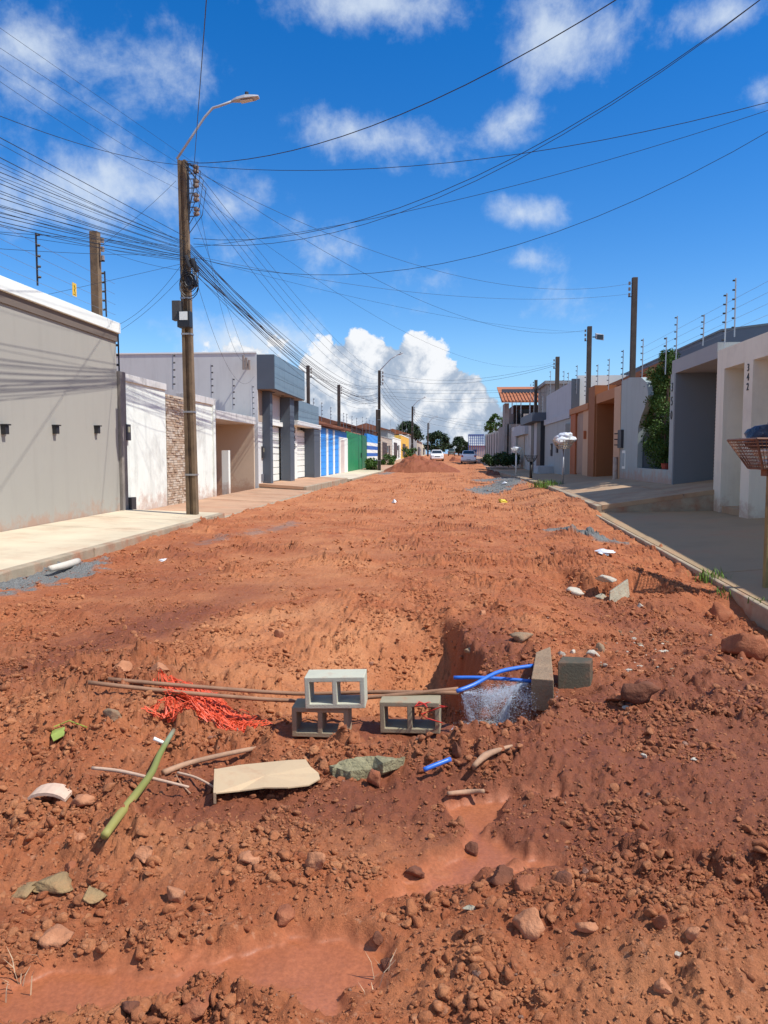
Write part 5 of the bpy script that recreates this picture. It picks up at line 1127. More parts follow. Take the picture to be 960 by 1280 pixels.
for pix, rr_, m_, lab, up in (([(204, 966), (240, 953), (300, 939), (330, 934), (370, 929)], [.016, .014, .012, .011, .005], twig_m, 'long brown dry branch above the cardboard', .02),
                          ([(115, 960), (150, 964), (190, 973), (236, 984)], [.008, .009, .008, .006], pale_twig, 'thin pale twig crossing the green stem', .045),
                          ([(222, 966), (245, 972), (268, 984)], [.007, .006, .005], pale_twig, 'short pale twig ending at the cardboard corner', .02),
                          ([(560, 992), (585, 990), (605, 989)], [.010, .013, .010], twig_m, 'short brown stick half buried in front of the pit', .008),
                          ([(592, 958), (606, 945), (622, 938), (640, 932)], [.012, .018, .013, .006], twig_m, 'gnarled root fragment below the water spray', .03),
                          ([(238, 992), (225, 978), (220, 968)], [.004, .004, .003], twig_m, 'tiny twig under the brown dry branch', .01)):
    stem(pix, on(pix, up), rr_, m_, lab)
# cardboard sheet
card_m = M('cardboard', (.54, .39, .23), .85, .06, 5, .15, 60, (RED_DIRT, .45, 5)); mb = MB()
z0 = zg(330, 985)+.05
C = [(270, 991), (271, 961), (300, 956), (330, 953), (360, 950), (382, 949), (388, 958), (398, 966), (400, 973), (386, 981), (360, 984), (330, 984), (300, 988)]
top = [atZ(a, b, z0+.003*math.sin(i*1.9)+(.022 if i in (0, 1) else 0)-(.02 if i in (7, 8, 9) else 0)) for i, (a, b) in enumerate(C)]; cen = atZ(332, 969, z0+.006)
k0 = len(mb.v); mb.v += [tuple(p) for p in top]+[tuple(cen)]+[tuple(p-Vector((0, 0, .006))) for p in top]+[tuple(cen-Vector((0, 0, .006)))]; N_ = len(C)
for i in range(N_):
    j = (i+1) % N_; mb.f += [(k0+i, k0+j, k0+N_), (k0+N_+1+j, k0+N_+1+i, k0+2*N_+1), (k0+i, k0+N_+1+i, k0+N_+1+j, k0+j)]
cb = thing('cardboard_sheet', 'torn flattened piece of tan cardboard lying in front of the pit', 'cardboard', cen); obj('sheet', mb, card_m, cb)
fl_ = MB().hexa([top[0], top[0]+Vector((-.012, 0, 0)), top[1]+Vector((-.012, 0, 0)), top[1]], [top[0]-Vector((.0, 0, .05)), top[0]+Vector((-.012, 0, -.05)), top[1]+Vector((-.012, 0, -.05)), top[1]-Vector((0, 0, .05))]); obj('folded_flap', fl_, card_m, cb)

# ---------------- stones, slabs and rubble, each with its own broken shape
def rock_mesh(seed, sx, sy, sz, cuts=9, sub=3, rough=.06, lo=.35, hi=.75):
    g = np.random.default_rng(seed); v, f = ico(sub)
    for c in range(cuts):
        n = g.normal(size=3); n /= np.linalg.norm(n); d = v@n; v = v-np.maximum(0, d-g.uniform(lo, hi))[:, None]*n
    ns = pn(v[:, 0]*2+seed, v[:, 1]*2+v[:, 2]*3, 7)+.6*pn(v[:, 0]*5+v[:, 2]*4, v[:, 1]*5+seed, 3); v = v*(1+rough*ns[:, None])
    mx = np.abs(v).max(0); v = v/mx*np.array([sx, sy, sz])/2
    return v, f
def rock(name, px, py, wpx, hpx, m, label, cat='stone', z0=0, depth=1.0, seed=1, cuts=9, rz=0, sink=.25, group=None, rough=.06, tilt=0):
    z = zg(px, py+hpx*.35, z0); p = atZ(px, py+hpx*.35, z); w = wpx/FOC*p.y; hgt = hpx/FOC*p.y; v, f = rock_mesh(seed, w, w*depth, hgt*(1.0), cuts, 3, rough)
    me = fast_mesh(name, v, f, m, smooth=True)
    o = bpy.data.objects.new(name, me); COL.objects.link(o); o.location = (p.x, p.y+w*depth*.25, z+hgt*(.5-sink)); o.rotation_euler = (0, tilt, rz)
    return tag(o, label, cat, group)
def earthy(name, c, pale_=None): return M(name, c, .95, .22, 9, .9, 45, (pale_ or RED_DIRT, .5, 11), bdist=.012)
r_red = earthy('red_earth_lump', (.33, .105, .045), (.45, .20, .10)); r_or = earthy('orange_earth_lump', (.48, .20, .095), (.58, .30, .17)); r_dk = earthy('dark_earth_lump', (.17, .06, .030), (.30, .10, .045))
r_grey = earthy('grey_brown_stone', (.30, .20, .12)); r_white = earthy('white_plaster', (.55, .49, .39), (.42, .20, .10)); r_olive = earthy('olive_clay', (.34, .22, .10), (.36, .15, .06)); r_cgrey = earthy('grey_concrete_rubble', (.40, .36, .26))
rocks = [
 (654, 797, 34, 17, r_grey, 'rounded flat grey-brown stone behind the upright slab', .8, 12), (758, 722, 27, 11, r_white, 'white plaster lump furthest up by the kerb ledge', .7, 13), (721, 740, 26, 13, r_white, 'white-topped plaster lump left of the leaning grey slab', .8, 14),
 (702, 817, 12, 9, r_white, 'small white pebble left behind the dark block', .8, 15), (716, 815, 10, 7, r_white, 'tiny white pebble behind the dark block', .8, 16), (743, 818, 22, 13, r_white, 'white rubble piece right behind the dark block', .7, 17), (752, 811, 14, 18, r_grey, 'dark brown stone beside the white rubble piece', .8, 18),
 (602, 766, 12, 9, r_or, 'small pale stone alone above the steep bank', .8, 19), (802, 868, 52, 38, r_dk, 'large dark red earth clod right of the dark block', .9, 20), (770, 873, 26, 16, r_red, 'reddish clod touching the large dark one', .8, 21), (784, 885, 12, 6, r_white, 'whitish pebble below the large dark clod', .8, 22),
 (180, 1068, 34, 27, r_or, 'rounded orange earth ball below the green stem', .9, 23), (66, 1172, 50, 38, r_or, 'big ochre lump near the lower left corner', .9, 24), (98, 1048, 30, 15, r_or, 'flat orange stone left of the green stem foot', .8, 25), (88, 1085, 22, 16, r_red, 'small red lump under the flat orange stone', .9, 26),
 (394, 1078, 28, 34, r_or, 'upright orange lump in the ridge above the wet mud', .8, 27), (352, 1142, 34, 28, r_red, 'square-sided red clod above the wet mud', .9, 28), (216, 1118, 26, 30, r_or, 'light orange lump in the middle of the left ridge', .9, 29), (310, 1075, 30, 16, r_or, 'pale lump in front of the cardboard', .9, 30),
 (518, 1090, 28, 26, r_dk, 'dark clod between the two mud channels', .9, 31), (592, 1062, 20, 20, r_dk, 'dark upright clod at the upper mud channel', .9, 32), (628, 1098, 36, 26, r_dk, 'dark lumpy clod below the upper mud channel, leftmost of three', .9, 33), (660, 1108, 34, 24, r_red, 'red clod in the middle of the lower right cluster', .9, 34), (700, 1102, 34, 30, r_dk, 'dark clod on the right of the lower right cluster', .9, 35),
 (660, 1155, 46, 44, r_or, 'largest pale orange lump in the lower right heap', .9, 36), (734, 1160, 32, 20, r_or, 'smooth orange stone right of the largest lump', .7, 37), (830, 1152, 26, 26, r_red, 'red lump far right in the lower heap', .9, 38), (866, 1165, 20, 20, r_or, 'orange lump beside the far right red one', .9, 39), (833, 1238, 28, 26, r_or, 'pale rounded lump in the lower right foreground', .9, 40),
 (849, 1193, 12, 11, r_white, 'small cream pebble in the lower right foreground', .9, 41), (485, 1205, 24, 20, r_dk, 'dark clod at the tip of the wet mud tongue', .9, 42), (470, 1175, 18, 24, r_dk, 'upright dark clod on the bank of the mud tongue', .9, 43), (240, 1262, 60, 40, r_red, 'broad cracked red clod standing in the wet mud', .9, 44), (160, 1262, 30, 30, r_dk, 'dark clod in the mud at the bottom edge', .9, 45),
 (348, 792, 15, 15, r_or, 'pale stone on the scooped slope above the blocks', .8, 46), (141, 893, 28, 20, r_grey, 'flat grey stone beside the orange netting', .8, 47), (160, 908, 26, 14, r_or, 'pinkish stone below the flat grey one', .8, 48), (470, 975, 26, 30, r_red, 'crumbling red clod right of the green cement strip', .9, 49), (572, 938, 16, 28, r_dk, 'dark upright clod beside the blue pipe fragment', .9, 50),
 (60, 1110, 60, 18, r_olive, 'flat olive clay lump at the left edge', .9, 51), (110, 1122, 44, 18, r_olive, 'second olive clay lump right of the flat one', .9, 52), (24, 1118, 50, 16, r_olive, 'olive clay slab touching the left edge', .9, 53), (150, 835, 26, 22, r_or, 'pale clod on top of the left heap', .9, 54), (196, 838, 34, 26, r_or, 'broad clod at the right end of the left heap', .9, 55), (100, 1000, 34, 22, r_or, 'clod beside the curved shell fragment', .9, 56),
 (938, 808, 60, 40, r_red, 'big red earth lump against the right edge by the kerb', .9, 57), (790, 862, 20, 16, r_dk, 'dark lump on the side of the large dark clod', .9, 58), (588, 812, 16, 10, r_grey, 'small grey stone in the shaded bank', .8, 59), (660, 858, 14, 12, r_grey, 'stone under the upright slab', .8, 60), (900, 765, 34, 30, r_red, 'red lump under the kerb end', .9, 61), (868, 950, 10, 6, r_white, 'tiny white pebble on the wet ground at right', .8, 62), (806, 945, 10, 7, r_white, 'white pebble below the large dark clod', .8, 63), (588, 1135, 22, 7, r_cgrey, 'flat greenish-grey chip lying in the mud', .5, 64)]
for px, py, w, h_, m_, lab, dp, sd in rocks: rock('stone' if m_ in (r_grey, r_white, r_cgrey) or 'stone' in lab or 'pebble' in lab else 'earth_lump', px, py, w, h_, m_, lab, 'stone' if m_ in (r_grey, r_white, r_cgrey) or 'stone' in lab or 'pebble' in lab else 'earth clod', -.05, dp, sd, rz=(sd*1.3) % .8-.4, rough=.16 if m_ in (r_dk, r_red, r_or) else .12)
def slab_piece(name, pix_top, z_top, thick, m, label, cat='slab', down=None, bevel=.006):
    """a broken flat piece given by the outline of its upper face; every corner keeps its own height"""
    P = [atZ(a, b, z) for (a, b), z in zip(pix_top, z_top)]; c = sum(P, Vector())/len(P); dn = down or Vector((0, 0, -thick))
    t_ = thing(name, label, cat, c); obj('body', MB().hexa([p+dn for p in P], P), m, t_, bevel=bevel); return t_
z1 = zg(680, 850)
slab_piece('broken_slab', [(664, 848), (670, 815), (688, 808), (692, 850)], [z1+.16, z1+.15, z1+.15, z1+.17], .15, r_grey, 'upright brown-grey slab standing at the end of the blue pipes', down=Vector((.01, .02, -.22)))
z1 = zg(718, 852)
o = slab_piece('block_fragment', [(697, 828), (703, 820), (741, 822), (738, 829)], [z1+.15, z1+.16, z1+.16, z1+.15], .19, M('dark_concrete', (.085, .072, .045), .8, .2, 6, .4, 70, (RED_DIRT, .35, 7)), 'dark solid block fragment with a shaded front, beside the upright slab', 'block', down=Vector((.0, -.03, -.20)))  # one even dark tone over the whole piece
z1 = zg(775, 750); a = atZ(762, 752, z1); b = atZ(788, 748, z1)
leaning = thing('broken_slab', 'grey concrete slab fragment leaning on its edge below the kerb', 'slab', a)
obj('body', MB().hexa([a+Vector((0, 0, -.03)), b+Vector((0, 0, -.03)), b+Vector((0, .06, -.03)), a+Vector((0, .06, -.03))], [a+Vector((.02, .07, .11)), b+Vector((-.01, .10, .23)), b+Vector((-.01, .16, .23)), a+Vector((.02, .13, .11))]), r_cgrey, leaning, bevel=.006)
rock('stone', 752, 745, 18, 10, r_cgrey, 'small grey stone at the foot of the leaning slab', 'stone', 0, .8, 71); rock('stone', 801, 757, 10, 8, r_white, 'small cream stone right of the leaning slab', 'stone', 0, .8, 72)
def crumpled(name, px, py, wpx, hpx, m, label, cat, seed, depth=1, flat=1):
    return rock(name, px, py, wpx, hpx, m, label, cat, 0, depth, seed, cuts=14, rough=.34)
plastic_w = M('white_plastic', (.78, .79, .80), .35, .05, 8, .6, 18, bdist=.02)
crumpled('plastic_scrap', 755, 690, 30, 8, plastic_w, 'white plastic scrap lying on the ledge near the kerb', 'plastic scrap', 80, 1.2)
crumpled('plastic_scrap', 505, 857, 22, 9, plastic_w, 'white plastic scrap behind the right block', 'plastic scrap', 81, 1)
crumpled('plastic_scrap', 493, 627, 8, 7, plastic_w, 'tiny white scrap in the middle of the street', 'plastic scrap', 82, 1)
crumpled('plastic_scrap', 628, 626, 14, 7, M('yellow_wrapper', (.65, .50, .04), .5, .1, 8, .3), 'yellow wrapper lying on the earth near the grey rubble', 'plastic scrap', 83, 1)
crumpled('plastic_bag_scrap', 201, 700, 14, 4, plastic_w, 'small white scrap near the left rut', 'plastic scrap', 84, 1)
crumpled('plastic_scrap', 631, 604, 9, 5, plastic_w, 'white speck of plastic on the grey rubble patch', 'plastic scrap', 85, 1)
crumpled('black_plastic_scrap', 170, 857, 18, 9, M('blue_black_plastic', (.02, .03, .06), .3), 'blue-black plastic scrap under the rods on the left heap', 'plastic scrap', 86, 1)
thick_line('pipe_piece', [(62, 711), (80, 707), (97, 702)], on([(62, 711), (80, 707), (97, 702)], .05), [.04, .05, .055], M('dusty_white_pipe', (.62, .56, .46), .7, .1, 4, .2), 'short dusty white pipe piece lying against the left kerb', 'pipe', n=10)
thick_line('cigarette_pipe', [(192, 923), (205, 929)], on([(192, 923), (205, 929)], .03), .010, white_clean, 'small white tube beside the brown end of the green stem', 'tube')
# curved shell-like tile fragment
z1 = zg(62, 998); c = atZ(62, 998, z1+.02); mb = MB(); rings = []
for j in range(7):
    a = -1.1+2.2*j/6; rings.append([(c.x+.085*math.sin(a)*1.15+dx, c.y+dy, c.z-.01+.05*math.cos(a)+dz) for dx, dy, dz in ((0, -.03, 0), (0, .05, .01), (0, .05, -.004), (0, -.03, -.014))])
tag(obj('tile_fragment', mb.loft(rings), M('cream_tile', (.66, .46, .33), .7, .15, 20, .2)), 'curved cream tile fragment like a shell in the left foreground', 'tile fragment')
# wilted green leaf
z1 = zg(85, 915); c = atZ(80, 910, z1+.03)
lf_ = thing('fallen_leaf', 'wilted green leaf on a curved stalk on the left heap', 'leaf', c)
obj('stalk', MB().tube([c+Vector((-.05, .05, 0)), c+Vector((.0, .06, .02)), c+Vector((.12, .02, .0))], .004, 5).tube([c+Vector((-.05, .05, 0)), c+Vector((-.05, -.02, .01)), c+Vector((-.0, -.08, -.0))], .004, 5), M('leaf_stalk', (.35, .38, .06), .6), lf_)
obj('blade', MB().hexa([c+Vector(p) for p in ((-.04, -.05, .0), (.02, -.03, .015), (.06, -.10, .0), (.03, -.17, -.01), (-.01, -.12, 0))], [c+Vector(p)+Vector((0, 0, .004)) for p in ((-.04, -.05, .0), (.02, -.03, .015), (.06, -.10, .0), (.03, -.17, -.01), (-.01, -.12, 0))]), M('wilted_leaf', (.30, .36, .07), .6, .2, 20), lf_)
# strip of spilled greenish cement
mb = MB(); C = [(413, 957), (440, 948), (470, 945), (500, 938), (523, 934), (526, 942), (505, 947), (480, 953), (462, 962), (440, 964), (425, 962)]
zc = [zg(a, b)+.03 for a, b in C]; P = [atZ(a, b, z) for (a, b), z in zip(C, zc)]; rg = random.Random(3); fine = []
for i, p in enumerate(P):
    qn = P[(i+1) % len(P)]
    for k in range(4): fine.append(p.lerp(qn, k/4)+Vector((rg.uniform(-.012, .012), rg.uniform(-.012, .012), rg.uniform(-.004, .004))))
tag(obj('cement_spill', MB().hexa([p-Vector((0, 0, .05)) for p in fine], fine), M('green_grey_cement', (.33, .29, .16), .9, .35, 25, 1.0, 60, ((.14, .12, .07), .7, 30), bdist=.02)), 'strip of spilled greenish-grey cement between cardboard and blocks', 'cement')
# rubble spill right of dark block
r = random.Random(12); mb = MB(); ms = [r_red, r_grey, r_or, r_white]; mbs = [MB() for _ in ms]
for i in range(150):
    px = r.gauss(800, 45); py = r.gauss(815, 18); 
    if py < 785 or px < 745: continue
    z1 = zg(px, py); p = atZ(px, py, z1); s = r.uniform(.008, .026); mbs[r.choice((0, 0, 1, 2, 3))].ball(p, s*r.uniform(.8, 1.5), s, s*.7, 6, 3, .25, r)
for b_, m_ in zip(mbs, ms): tag(obj('rubble', b_, m_, fix=False), 'small mixed rubble scattered right of the dark block', 'rubble', kind='stuff')

# ---------------- leaking water
drop_m = bpy.data.materials.new('water_droplets'); drop_m.use_nodes = True; b_ = drop_m.node_tree.nodes['Principled BSDF']
b_.inputs['Base Color'].default_value = (.85, .92, 1, 1); b_.inputs['Roughness'].default_value = .15; b_.inputs['Alpha'].default_value = .5; b_.inputs['Transmission Weight'].default_value = .2
A0 = atY(576, 866, 4.98); g = np.random.default_rng(5); V = []; F = []
def streaks(p0, dirs, n, spd, size, spread, gr=4.5, tmax=.30):
    n = int(n*2.6); size *= .58
    for i in range(n):
        d = dirs(g); t = g.uniform(.02, 1)**.8*tmax; p = p0+d*spd*t+np.array([0, 0, -.5*gr*t*t])+g.normal(size=3)*spread*(.2+t/tmax); v = d*spd+np.array([0, 0, -gr*t]); v /= np.linalg.norm(v)
        s = size*g.uniform(.4, 1.4); L = s*g.uniform(1.5, 6); a = np.cross(v, [0, 0, 1.]); a /= np.linalg.norm(a)+1e-6; b = np.cross(a, v); k = len(V)
        V.extend([p-v*L, p+a*s, p+b*s, p-a*s, p-b*s, p+v*L]); F.extend([(k, k+1, k+2), (k, k+2, k+3), (k, k+3, k+4), (k, k+4, k+1), (k+5, k+2, k+1), (k+5, k+3, k+2), (k+5, k+4, k+3), (k+5, k+1, k+4)])
def fan(a0, a1, yv=.15):
    def f(g):
        a = (a0+a1)/2+(a1-a0)*.36*g.normal(); d = np.array([math.cos(a), g.normal()*yv, math.sin(a)]); return d/np.linalg.norm(d)
    return f
p0 = np.array(A0)
streaks(p0, fan(-1.15, .05), 2600, 1.9, .0017, .008, tmax=.24)
streaks(p0, fan(-.12, .16, .08), 900, 2.0, .0020, .010, 1.5, .25)
streaks(p0, fan(-1.25, -1.02, .06), 500, 1.8, .0018, .006, 2, .14)
pB = np.array(atY(662, 854, 5.2)); streaks(pB, lambda g: (lambda d: d/np.linalg.norm(d))(np.array([-1, g.normal()*.1, -.35+g.normal()*.16])), 2200, 1.5, .0019, .012, 2.0, .22)
pC = np.array(atY(640, 868, 5.1)); streaks(pC, lambda g: (lambda d: d/np.linalg.norm(d))(np.array([-.35+g.normal()*.14, g.normal()*.1, -1])), 1900, 1.2, .0020, .012, 2.0, .26)
streaks(np.array(atY(645, 868, 5.1)), fan(-.5, .35), 500, 1.4, .0016, .02, 4, .22)
pD = np.array(atY(596, 915, 4.95)); streaks(pD, fan(.1, 2.6, .5), 700, .6, .0022, .02, 6, .14)
tag(bpy.data.objects.new('water_spray', fast_mesh('water_spray', np.array(V), np.array(F), drop_m, smooth=False)), 'fan of water spraying from the leaking blue pipe', 'water', kind='stuff'); COL.objects.link(bpy.data.objects['water_spray'])
water_m = bpy.data.materials.new('muddy_blue_water'); water_m.use_nodes = True; b_ = water_m.node_tree.nodes['Principled BSDF']; b_.inputs['Base Color'].default_value = (.20, .16, .12, 1); b_.inputs['Roughness'].default_value = .08
nn = water_m.node_tree.nodes.new('ShaderNodeTexNoise'); nn.inputs['Scale'].default_value = 28; bb = water_m.node_tree.nodes.new('ShaderNodeBump'); bb.inputs['Strength'].default_value = .6; bb.inputs['Distance'].default_value = .02
tcc = water_m.node_tree.nodes.new('ShaderNodeTexCoord'); water_m.node_tree.links.new(tcc.outputs['Object'], nn.inputs[0]); water_m.node_tree.links.new(nn.outputs[0], bb.inputs['Height']); water_m.node_tree.links.new(bb.outputs[0], b_.inputs['Normal'])
def puddle(px, py, z, rx, ry, label, seed):
    p = atZ(px, py, z); r = random.Random(seed); ring = [(p.x+rx*math.cos(k*math.pi/14)*(1+r.uniform(-.12, .12)), p.y+ry*math.sin(k*math.pi/14)*(1+r.uniform(-.12, .12)), z) for k in range(28)]
    tag(obj('puddle', MB().quadv(*ring), water_m, fix=False), label, kind='structure')
zp = zg(612, 915); puddle(612, 912, gz(.33, 4.98)+.045, .20, .18, 'small pool of water where the leak lands', 3)
foam_m = M('foam', (.80, .84, .88), .4, .05, 9, 0); mb = MB(); r = random.Random(31)
for i in range(160):
    a = r.uniform(0, 6.28); q = r.uniform(0, .15); z = gz(.33, 4.98)+.047; mb.ball((.22+q*math.cos(a)*1.2, 5.0+q*math.sin(a)*.6, z), r.uniform(.002, .007), None, None, 5, 3, .1, r)
tag(obj('foam', mb, foam_m, fix=False), 'white froth where the water lands beside the block', 'foam', kind='stuff')
rock('stone', 595, 927, 26, 14, M('wet_green_stone', (.22, .24, .15), .4, .2, 9, .3), 'wet greenish stone just below the splashing water', 'stone', -.1, .6, 91)

# ---------------- waste baskets on posts along the right pavement
rust = M('rusty_steel', (.20, .095, .055), .75, .3, 12, .3, 60, ((.07, .04, .03), .6, 8)); bag_blue = M('dark_blue_bag', (.012, .022, .055), .3, .2, 6, .8, 14, bdist=.03); bag_white = M('white_carrier_bag', (.72, .74, .76), .35, .08, 7, .8, 16, bdist=.03)
ochre = M('ochre_painted_post', (.30, .235, .09), .8, .25, 5, .3, 40, ((.07, .05, .04), .6, 3))
def crumple_ball(name, c, rx, ry, rz, m, parent, seed):
    v, f = rock_mesh(seed, rx*2, ry*2, rz*2, 12, 3, .12, .5, .85); me = fast_mesh(name, v, f, m); o = bpy.data.objects.new(name, me); COL.objects.link(o)
    o.location = Vector(c)-(parent.location if parent else Vector()); o.parent = parent; return o
bx0, bx1, by0, by1, bz1 = 3.80, 4.63, 9.72, 10.69, 1.79; ix0, ix1, iy0, iy1, bz0 = 3.99, 4.43, 9.97, 10.46, 1.42
bn = thing('waste_basket', 'rusty tapered street waste basket on an ochre post at the right edge', 'waste basket', (4.35, 10.22, -.06))
T_ = [(bx0, by0), (bx1, by0), (bx1, by1), (bx0, by1)]; Bt = [(ix0, iy0), (ix1, iy0), (ix1, iy1), (ix0, iy1)]
fm = MB()
for a in range(4):
    b = (a+1) % 4; fm.tube([(*T_[a], bz1), (*T_[b], bz1)], .017, 4); fm.tube([(*Bt[a], bz0), (*Bt[b], bz0)], .014, 4); fm.tube([(*T_[a], bz1), (*Bt[a], bz0)], .014, 4)
obj('frame', fm, rust, bn)
for a in range(4):                                # expanded-metal sides: crossing strips
    b = (a+1) % 4; mm_ = MB(); ta, tb, ba, bb2 = (Vector((*T_[a], bz1)), Vector((*T_[b], bz1)), Vector((*Bt[a], bz0)), Vector((*Bt[b], bz0)))
    for k in range(1, 15): u = k/15; mm_.tube([ta.lerp(tb, u), ba.lerp(bb2, u)], .0045, 4)
    for k in range(1, 9): u = k/9; mm_.tube([ta.lerp(ba, u), tb.lerp(bb2, u)], .006, 4)
    obj('side_grille', mm_, rust, bn)
obj('bottom_plate', B(ix0, ix1, iy0, iy1, bz0-.006, bz0+.006), rust, bn)
obj('post', B(4.15, 4.24, 10.18, 10.27, -.35, bz0), ochre, bn, bevel=.006); obj('collar', B(4.10, 4.29, 10.13, 10.32, bz0-.10, bz0-.006), rust, bn)
for c, s, lab in (((4.16, 10.25, 1.82), (.30, .28, .20), 'dark blue rubbish bag heaped in the right-edge basket'), ((4.44, 10.0, 1.88), (.22, .24, .20), 'second dark blue rubbish bag bulging above the basket rim')):
    t_ = thing('rubbish_bag', lab, 'rubbish bag', c); crumple_ball('bag', c, *s, bag_blue, t_, int(c[0]*100)); obj('knot', MB().tube([(c[0], c[1], c[2]+s[2]*.85), (c[0]+.02, c[1], c[2]+s[2]+.05)], [.03, .015], 6), bag_blue, t_)
t_ = thing('paper_waste', 'white crumpled paper seen through the rusty basket side', 'paper', (4.15, 10.2, 1.6)); crumple_ball('paper', (4.05, 10.25, 1.62), .12, .18, .07, white_clean, t_, 5); crumple_ball('paper', (4.15, 10.25, 1.5), .12, .16, .05, plastic_w, t_, 6)
def bowl_bin(px, pyb, zb, pyt, pyrim, wpx, m, mpost, label, rp=.03, rows=4, n=18):
    p = atZ(px, pyb, zb); zt_ = atY(px, pyt, p.y).z; zr_ = atY(px, pyrim, p.y).z; R = wpx/FOC*p.y/2; t = thing('waste_basket', label, 'waste basket', p)
    obj('post', MB().tube([(p.x, p.y, zb-.2), (p.x, p.y, zt_)], rp, 8), mpost, t, True)
    mb = MB()
    for j in range(rows+1):
        u = j/rows; rad = R*(.45+.55*u**.7); z = zt_+(zr_-zt_)*u; mb.tube([(p.x+rad*math.cos(k*math.pi/12), p.y+rad*math.sin(k*math.pi/12), z) for k in range(25)], .012, 4)
    obj('hoops', mb, m, t); mb = MB()
    for k in range(n): a = 2*math.pi*k/n; mb.tube([(p.x+R*(.45+.55*u**.7)*math.cos(a), p.y+R*(.45+.55*u**.7)*math.sin(a), zt_+(zr_-zt_)*u) for u in (0, .3, .65, 1)], .012, 4)
    obj('bars', mb, m, t); obj('bottom', MB().tube([(p.x, p.y, zt_-.01), (p.x, p.y, zt_+.01)], R*.5, 14), m, t); return t, p, R, zt_, zr_
t, p, R, a_, b_2 = bowl_bin(703.5, 606, .42, 561, 550, 27, M('pale_rusty_bars', (.45, .38, .28), .7, .3, 10, .2), galv, 'round waste basket on a thin grey post heaped with white bags')
for i, (dx, dz, s) in enumerate(((-.16, .08, .24), (.14, .12, .27), (0, .20, .22), (.30, .02, .18), (-.05, .0, .3))):
    lab = ['white carrier bag on the left of the heaped basket', 'white carrier bag on the right of the heaped basket', 'topmost white carrier bag on the heaped basket', 'small white bag hanging over the right rim of the heaped basket', 'lowest white bag inside the heaped basket'][i]
    t_ = thing('rubbish_bag', lab, 'rubbish bag', (p.x+dx, p.y, b_2+dz)); crumple_ball('bag', (p.x+dx, p.y-.03*i, b_2+dz), s, s*.9, s*.7, bag_white, t_, 40+i)
bowl_bin(663.5, 594, .55, 577, 569, 16, dark_metal, black, 'dark bowl-shaped waste basket on a thick black post', rp=.07)
t, p, R, a_, b_2 = bowl_bin(645, 590, .5, 566, 560, 13, white_clean, white_clean, 'white waste basket on a white post further down the pavement', rp=.05)
crumple_ball('liner', (p.x, p.y, b_2-.05), R*.9, R*.8, .18, plastic_w, t, 77)

# ---------------- earth mound and parked cars far down the street
def mound(px0, px1, Y, h, depth, label, seed, mat=DIRT):
    a = atY(px0, 585, Y).x; b = atY(px1, 585, Y).x; nx, ny = 130, 60; xs = np.linspace(a, b, nx); ys_ = np.linspace(Y-depth/2, Y+depth/2, ny); X, Y_ = np.meshgrid(xs, ys_)
    u = (X-a)/(b-a); w = (Y_-Y)/(depth/2); base = rise(Y_)
    env = np.clip(1-w*w, 0, 1)**.8*np.clip(np.minimum(u/.42, 1)**1.1, 0, 1)*np.clip((1-u)/.55, 0, 1)**.75
    Z = base-.25+(h+.25)*env*(1+.14*fbm(X, Y_, .9, 4, seed))+env**.5*(1.1*.35*lumps(X, Y_, .6, seed)+.10*np.abs(fbm(X, Y_, 3, 3, seed+4)))
    idx = np.arange(nx*ny).reshape(ny, nx); q = np.stack([idx[:-1, :-1], idx[:-1, 1:], idx[1:, 1:], idx[1:, :-1]], -1).reshape(-1, 4); co = np.stack([X, Y_, Z], -1).reshape(-1, 3); z_ = np.zeros(len(co))
    o = bpy.data.objects.new('earth_mound', fast_mesh('earth_mound', co, q, mat, dict(wet=z_+.75, pale=z_+.0, grey=z_, mud=z_))); COL.objects.link(o); tag(o, label, 'earth mound')
mound(470, 580, 70, 1.40, 8, 'large mound of red earth dumped beside the second utility pole', 5)
mound(556, 584, 96, .5, 6, 'low heap of earth in front of the distant white cars', 9)
mound(598, 640, 58, .30, 5, 'dark low heap of rubble before the bare wall', 13, r_dk)
car_w = M('white_car_paint', (.88, .88, .86), .4, .03, 1, 0); tyre = M('tyre_rubber', (.02, .02, .02), .85, .1, 5, 0); rim_m = M('wheel_rim', (.4, .4, .42), .35, .1, 5, 0, metal=.8)
red_l = M('red_lamp_glass', (.45, .02, .015), .2, .05, 3, 0); clear_l = M('clear_lamp_glass', (.6, .62, .65), .1, .05, 3, 0)
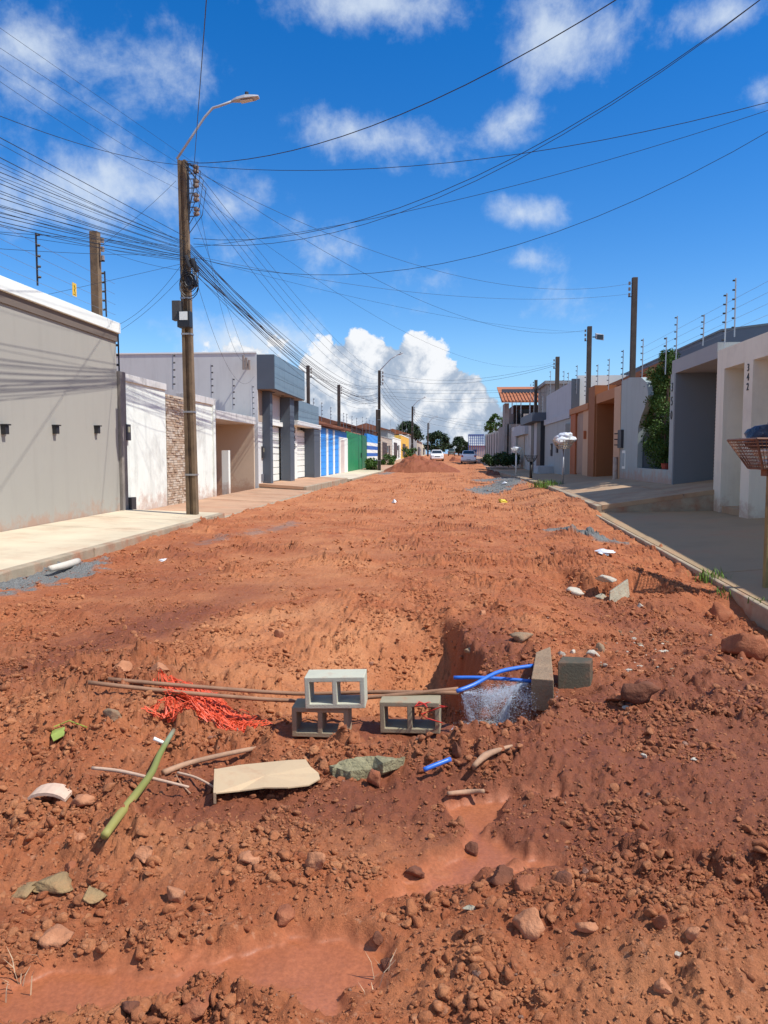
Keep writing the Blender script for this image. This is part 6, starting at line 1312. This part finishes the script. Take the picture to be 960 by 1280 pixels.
def car(loc, rz, label, paint, kind='hatch', name='parked_car'):
    t = thing(name, label, 'car'); hw = .84
    St = [(-1.95, .32, .62, .70, .66), (-1.85, .24, .74, .80, .74), (-1.1, .20, .90, hw, .80), (-.75, .20, .98, hw, .76), (-.15, .20, 1.42, hw, .60), (.5, .20, 1.47, hw, .60), (1.15, .20, 1.43, hw, .60), (1.65, .22, 1.12, hw, .68), (1.82, .26, .96, .82, .72), (1.92, .34, .78, .78, .70)]
    if kind == 'pickup': St = [(-2.4, .42, .8, .78, .7), (-2.3, .35, .95, .85, .8), (-1.3, .3, 1.08, .88, .8), (-.9, .3, 1.2, .88, .75), (-.5, .3, 1.72, .88, .64), (.4, .3, 1.75, .88, .64), (.6, .3, 1.1, .88, .84), (2.2, .3, 1.1, .88, .84), (2.3, .4, 1.05, .86, .82)]
    rings = []
    for y, zb, zt_, w, wr in St:
        belt = min(.92 if kind != 'pickup' else 1.08, zt_-.03)
        rings.append([(-w*.85, y, zb), (-w, y, zb+.12), (-w*1.01, y, (zb+belt)/2+.08), (-w*.97, y, belt), (-wr-.02, y, max(belt+.01, zt_-.06)), (-wr*.85, y, zt_), (wr*.85, y, zt_), (wr+.02, y, max(belt+.01, zt_-.06)), (w*.97, y, belt), (w*1.01, y, (zb+belt)/2+.08), (w, y, zb+.12), (w*.85, y, zb)])
    obj('body', MB().loft(rings), paint, t, True, bevel=.02, local=True)
    def pane(nm, P, m, off): o_ = [Vector(p) for p in P]; n = (o_[1]-o_[0]).cross(o_[2]-o_[0]).normalized()*off; obj(nm, MB().hexa([p for p in o_], [p+n for p in o_]), m, t, local=True)
    if kind != 'pickup':
        pane('windshield', [(-.66, -.74, 1.0), (.66, -.74, 1.0), (.56, -.24, 1.37), (-.56, -.24, 1.37)], glass, .03)
        pane('rear_window', [(.62, 1.70, 1.11), (-.62, 1.70, 1.11), (-.55, 1.26, 1.40), (.55, 1.26, 1.40)], glass, .035)
        for s in (-1, 1): pane('side_window', [(s*.80, -.45, .97), (s*.80, 1.25, .97), (s*.655, 1.0, 1.36), (s*.655, -.12, 1.36)], glass, .03*s)
    else:
        pane('rear_window', [(.62, .52, 1.25), (-.62, .52, 1.25), (-.56, .46, 1.62), (.56, .46, 1.62)], glass, .04); pane('windshield', [(-.66, -.88, 1.24), (.66, -.88, 1.24), (.58, -.55, 1.66), (-.58, -.55, 1.66)], glass, .04)
    yr_ = St[-1][0]; yf = St[0][0]
    for s in (-1, 1):
        obj('tail_light', B(s*.60, s*.80, yr_-.10, yr_+.015, .76, .94), red_l, t, bevel=.01, local=True); obj('headlight', B(s*.42, s*.74, yf-.0, yf+.14, .60, .74), clear_l, t, bevel=.01, local=True)
        obj('mirror', B(s*.85, s*1.0, -.62, -.5, .95, 1.06), paint, t, bevel=.02, local=True)
        for y in (-1.25, 1.2):
            wh = obj('wheel', MB().tube([(s*.66, y, .30), (s*.85, y, .30)], .30, 18), tyre, t, local=True); obj('rim', MB().tube([(s*.855, y, .30), (s*.862, y, .30)], .19, 14), rim_m, wh)
    obj('rear_bumper', B(-.76, .76, yr_-.04, yr_+.05, .36, .56), paint, t, bevel=.03, local=True); obj('front_bumper', B(-.74, .74, yf-.06, yf+.05, .30, .50), paint, t, bevel=.03, local=True); obj('grille', B(-.35, .35, yf-.03, yf+.02, .56, .66), black, t, local=True)
    obj('number_plate', B(-.22, .22, yr_+.05, yr_+.06, .42, .54), M('plate_grey', (.55, .56, .55), .5), t, local=True)
    t.location = loc; t.rotation_euler.z = rz; return t
q = atY(585.5, 579, 86); car((q.x, 86, gz(q.x, 84.5)+.02), math.pi-.02, 'white hatchback parked at right facing away, seen from behind', car_w)
q = atY(546, 577, 101); car((q.x, 101, gz(q.x, 100)+.02), .05, 'white car facing the camera behind the red earth mound', car_w)
q = atY(564.5, 568, 185); car((q.x, 185, float(rise(np.array([185.]))[0])+.05), math.pi, 'small dark pickup far away at the end of the street', M('dull_green_car_paint', (.12, .15, .13), .4), 'pickup')
# rotate rear views so the tails point at the camera
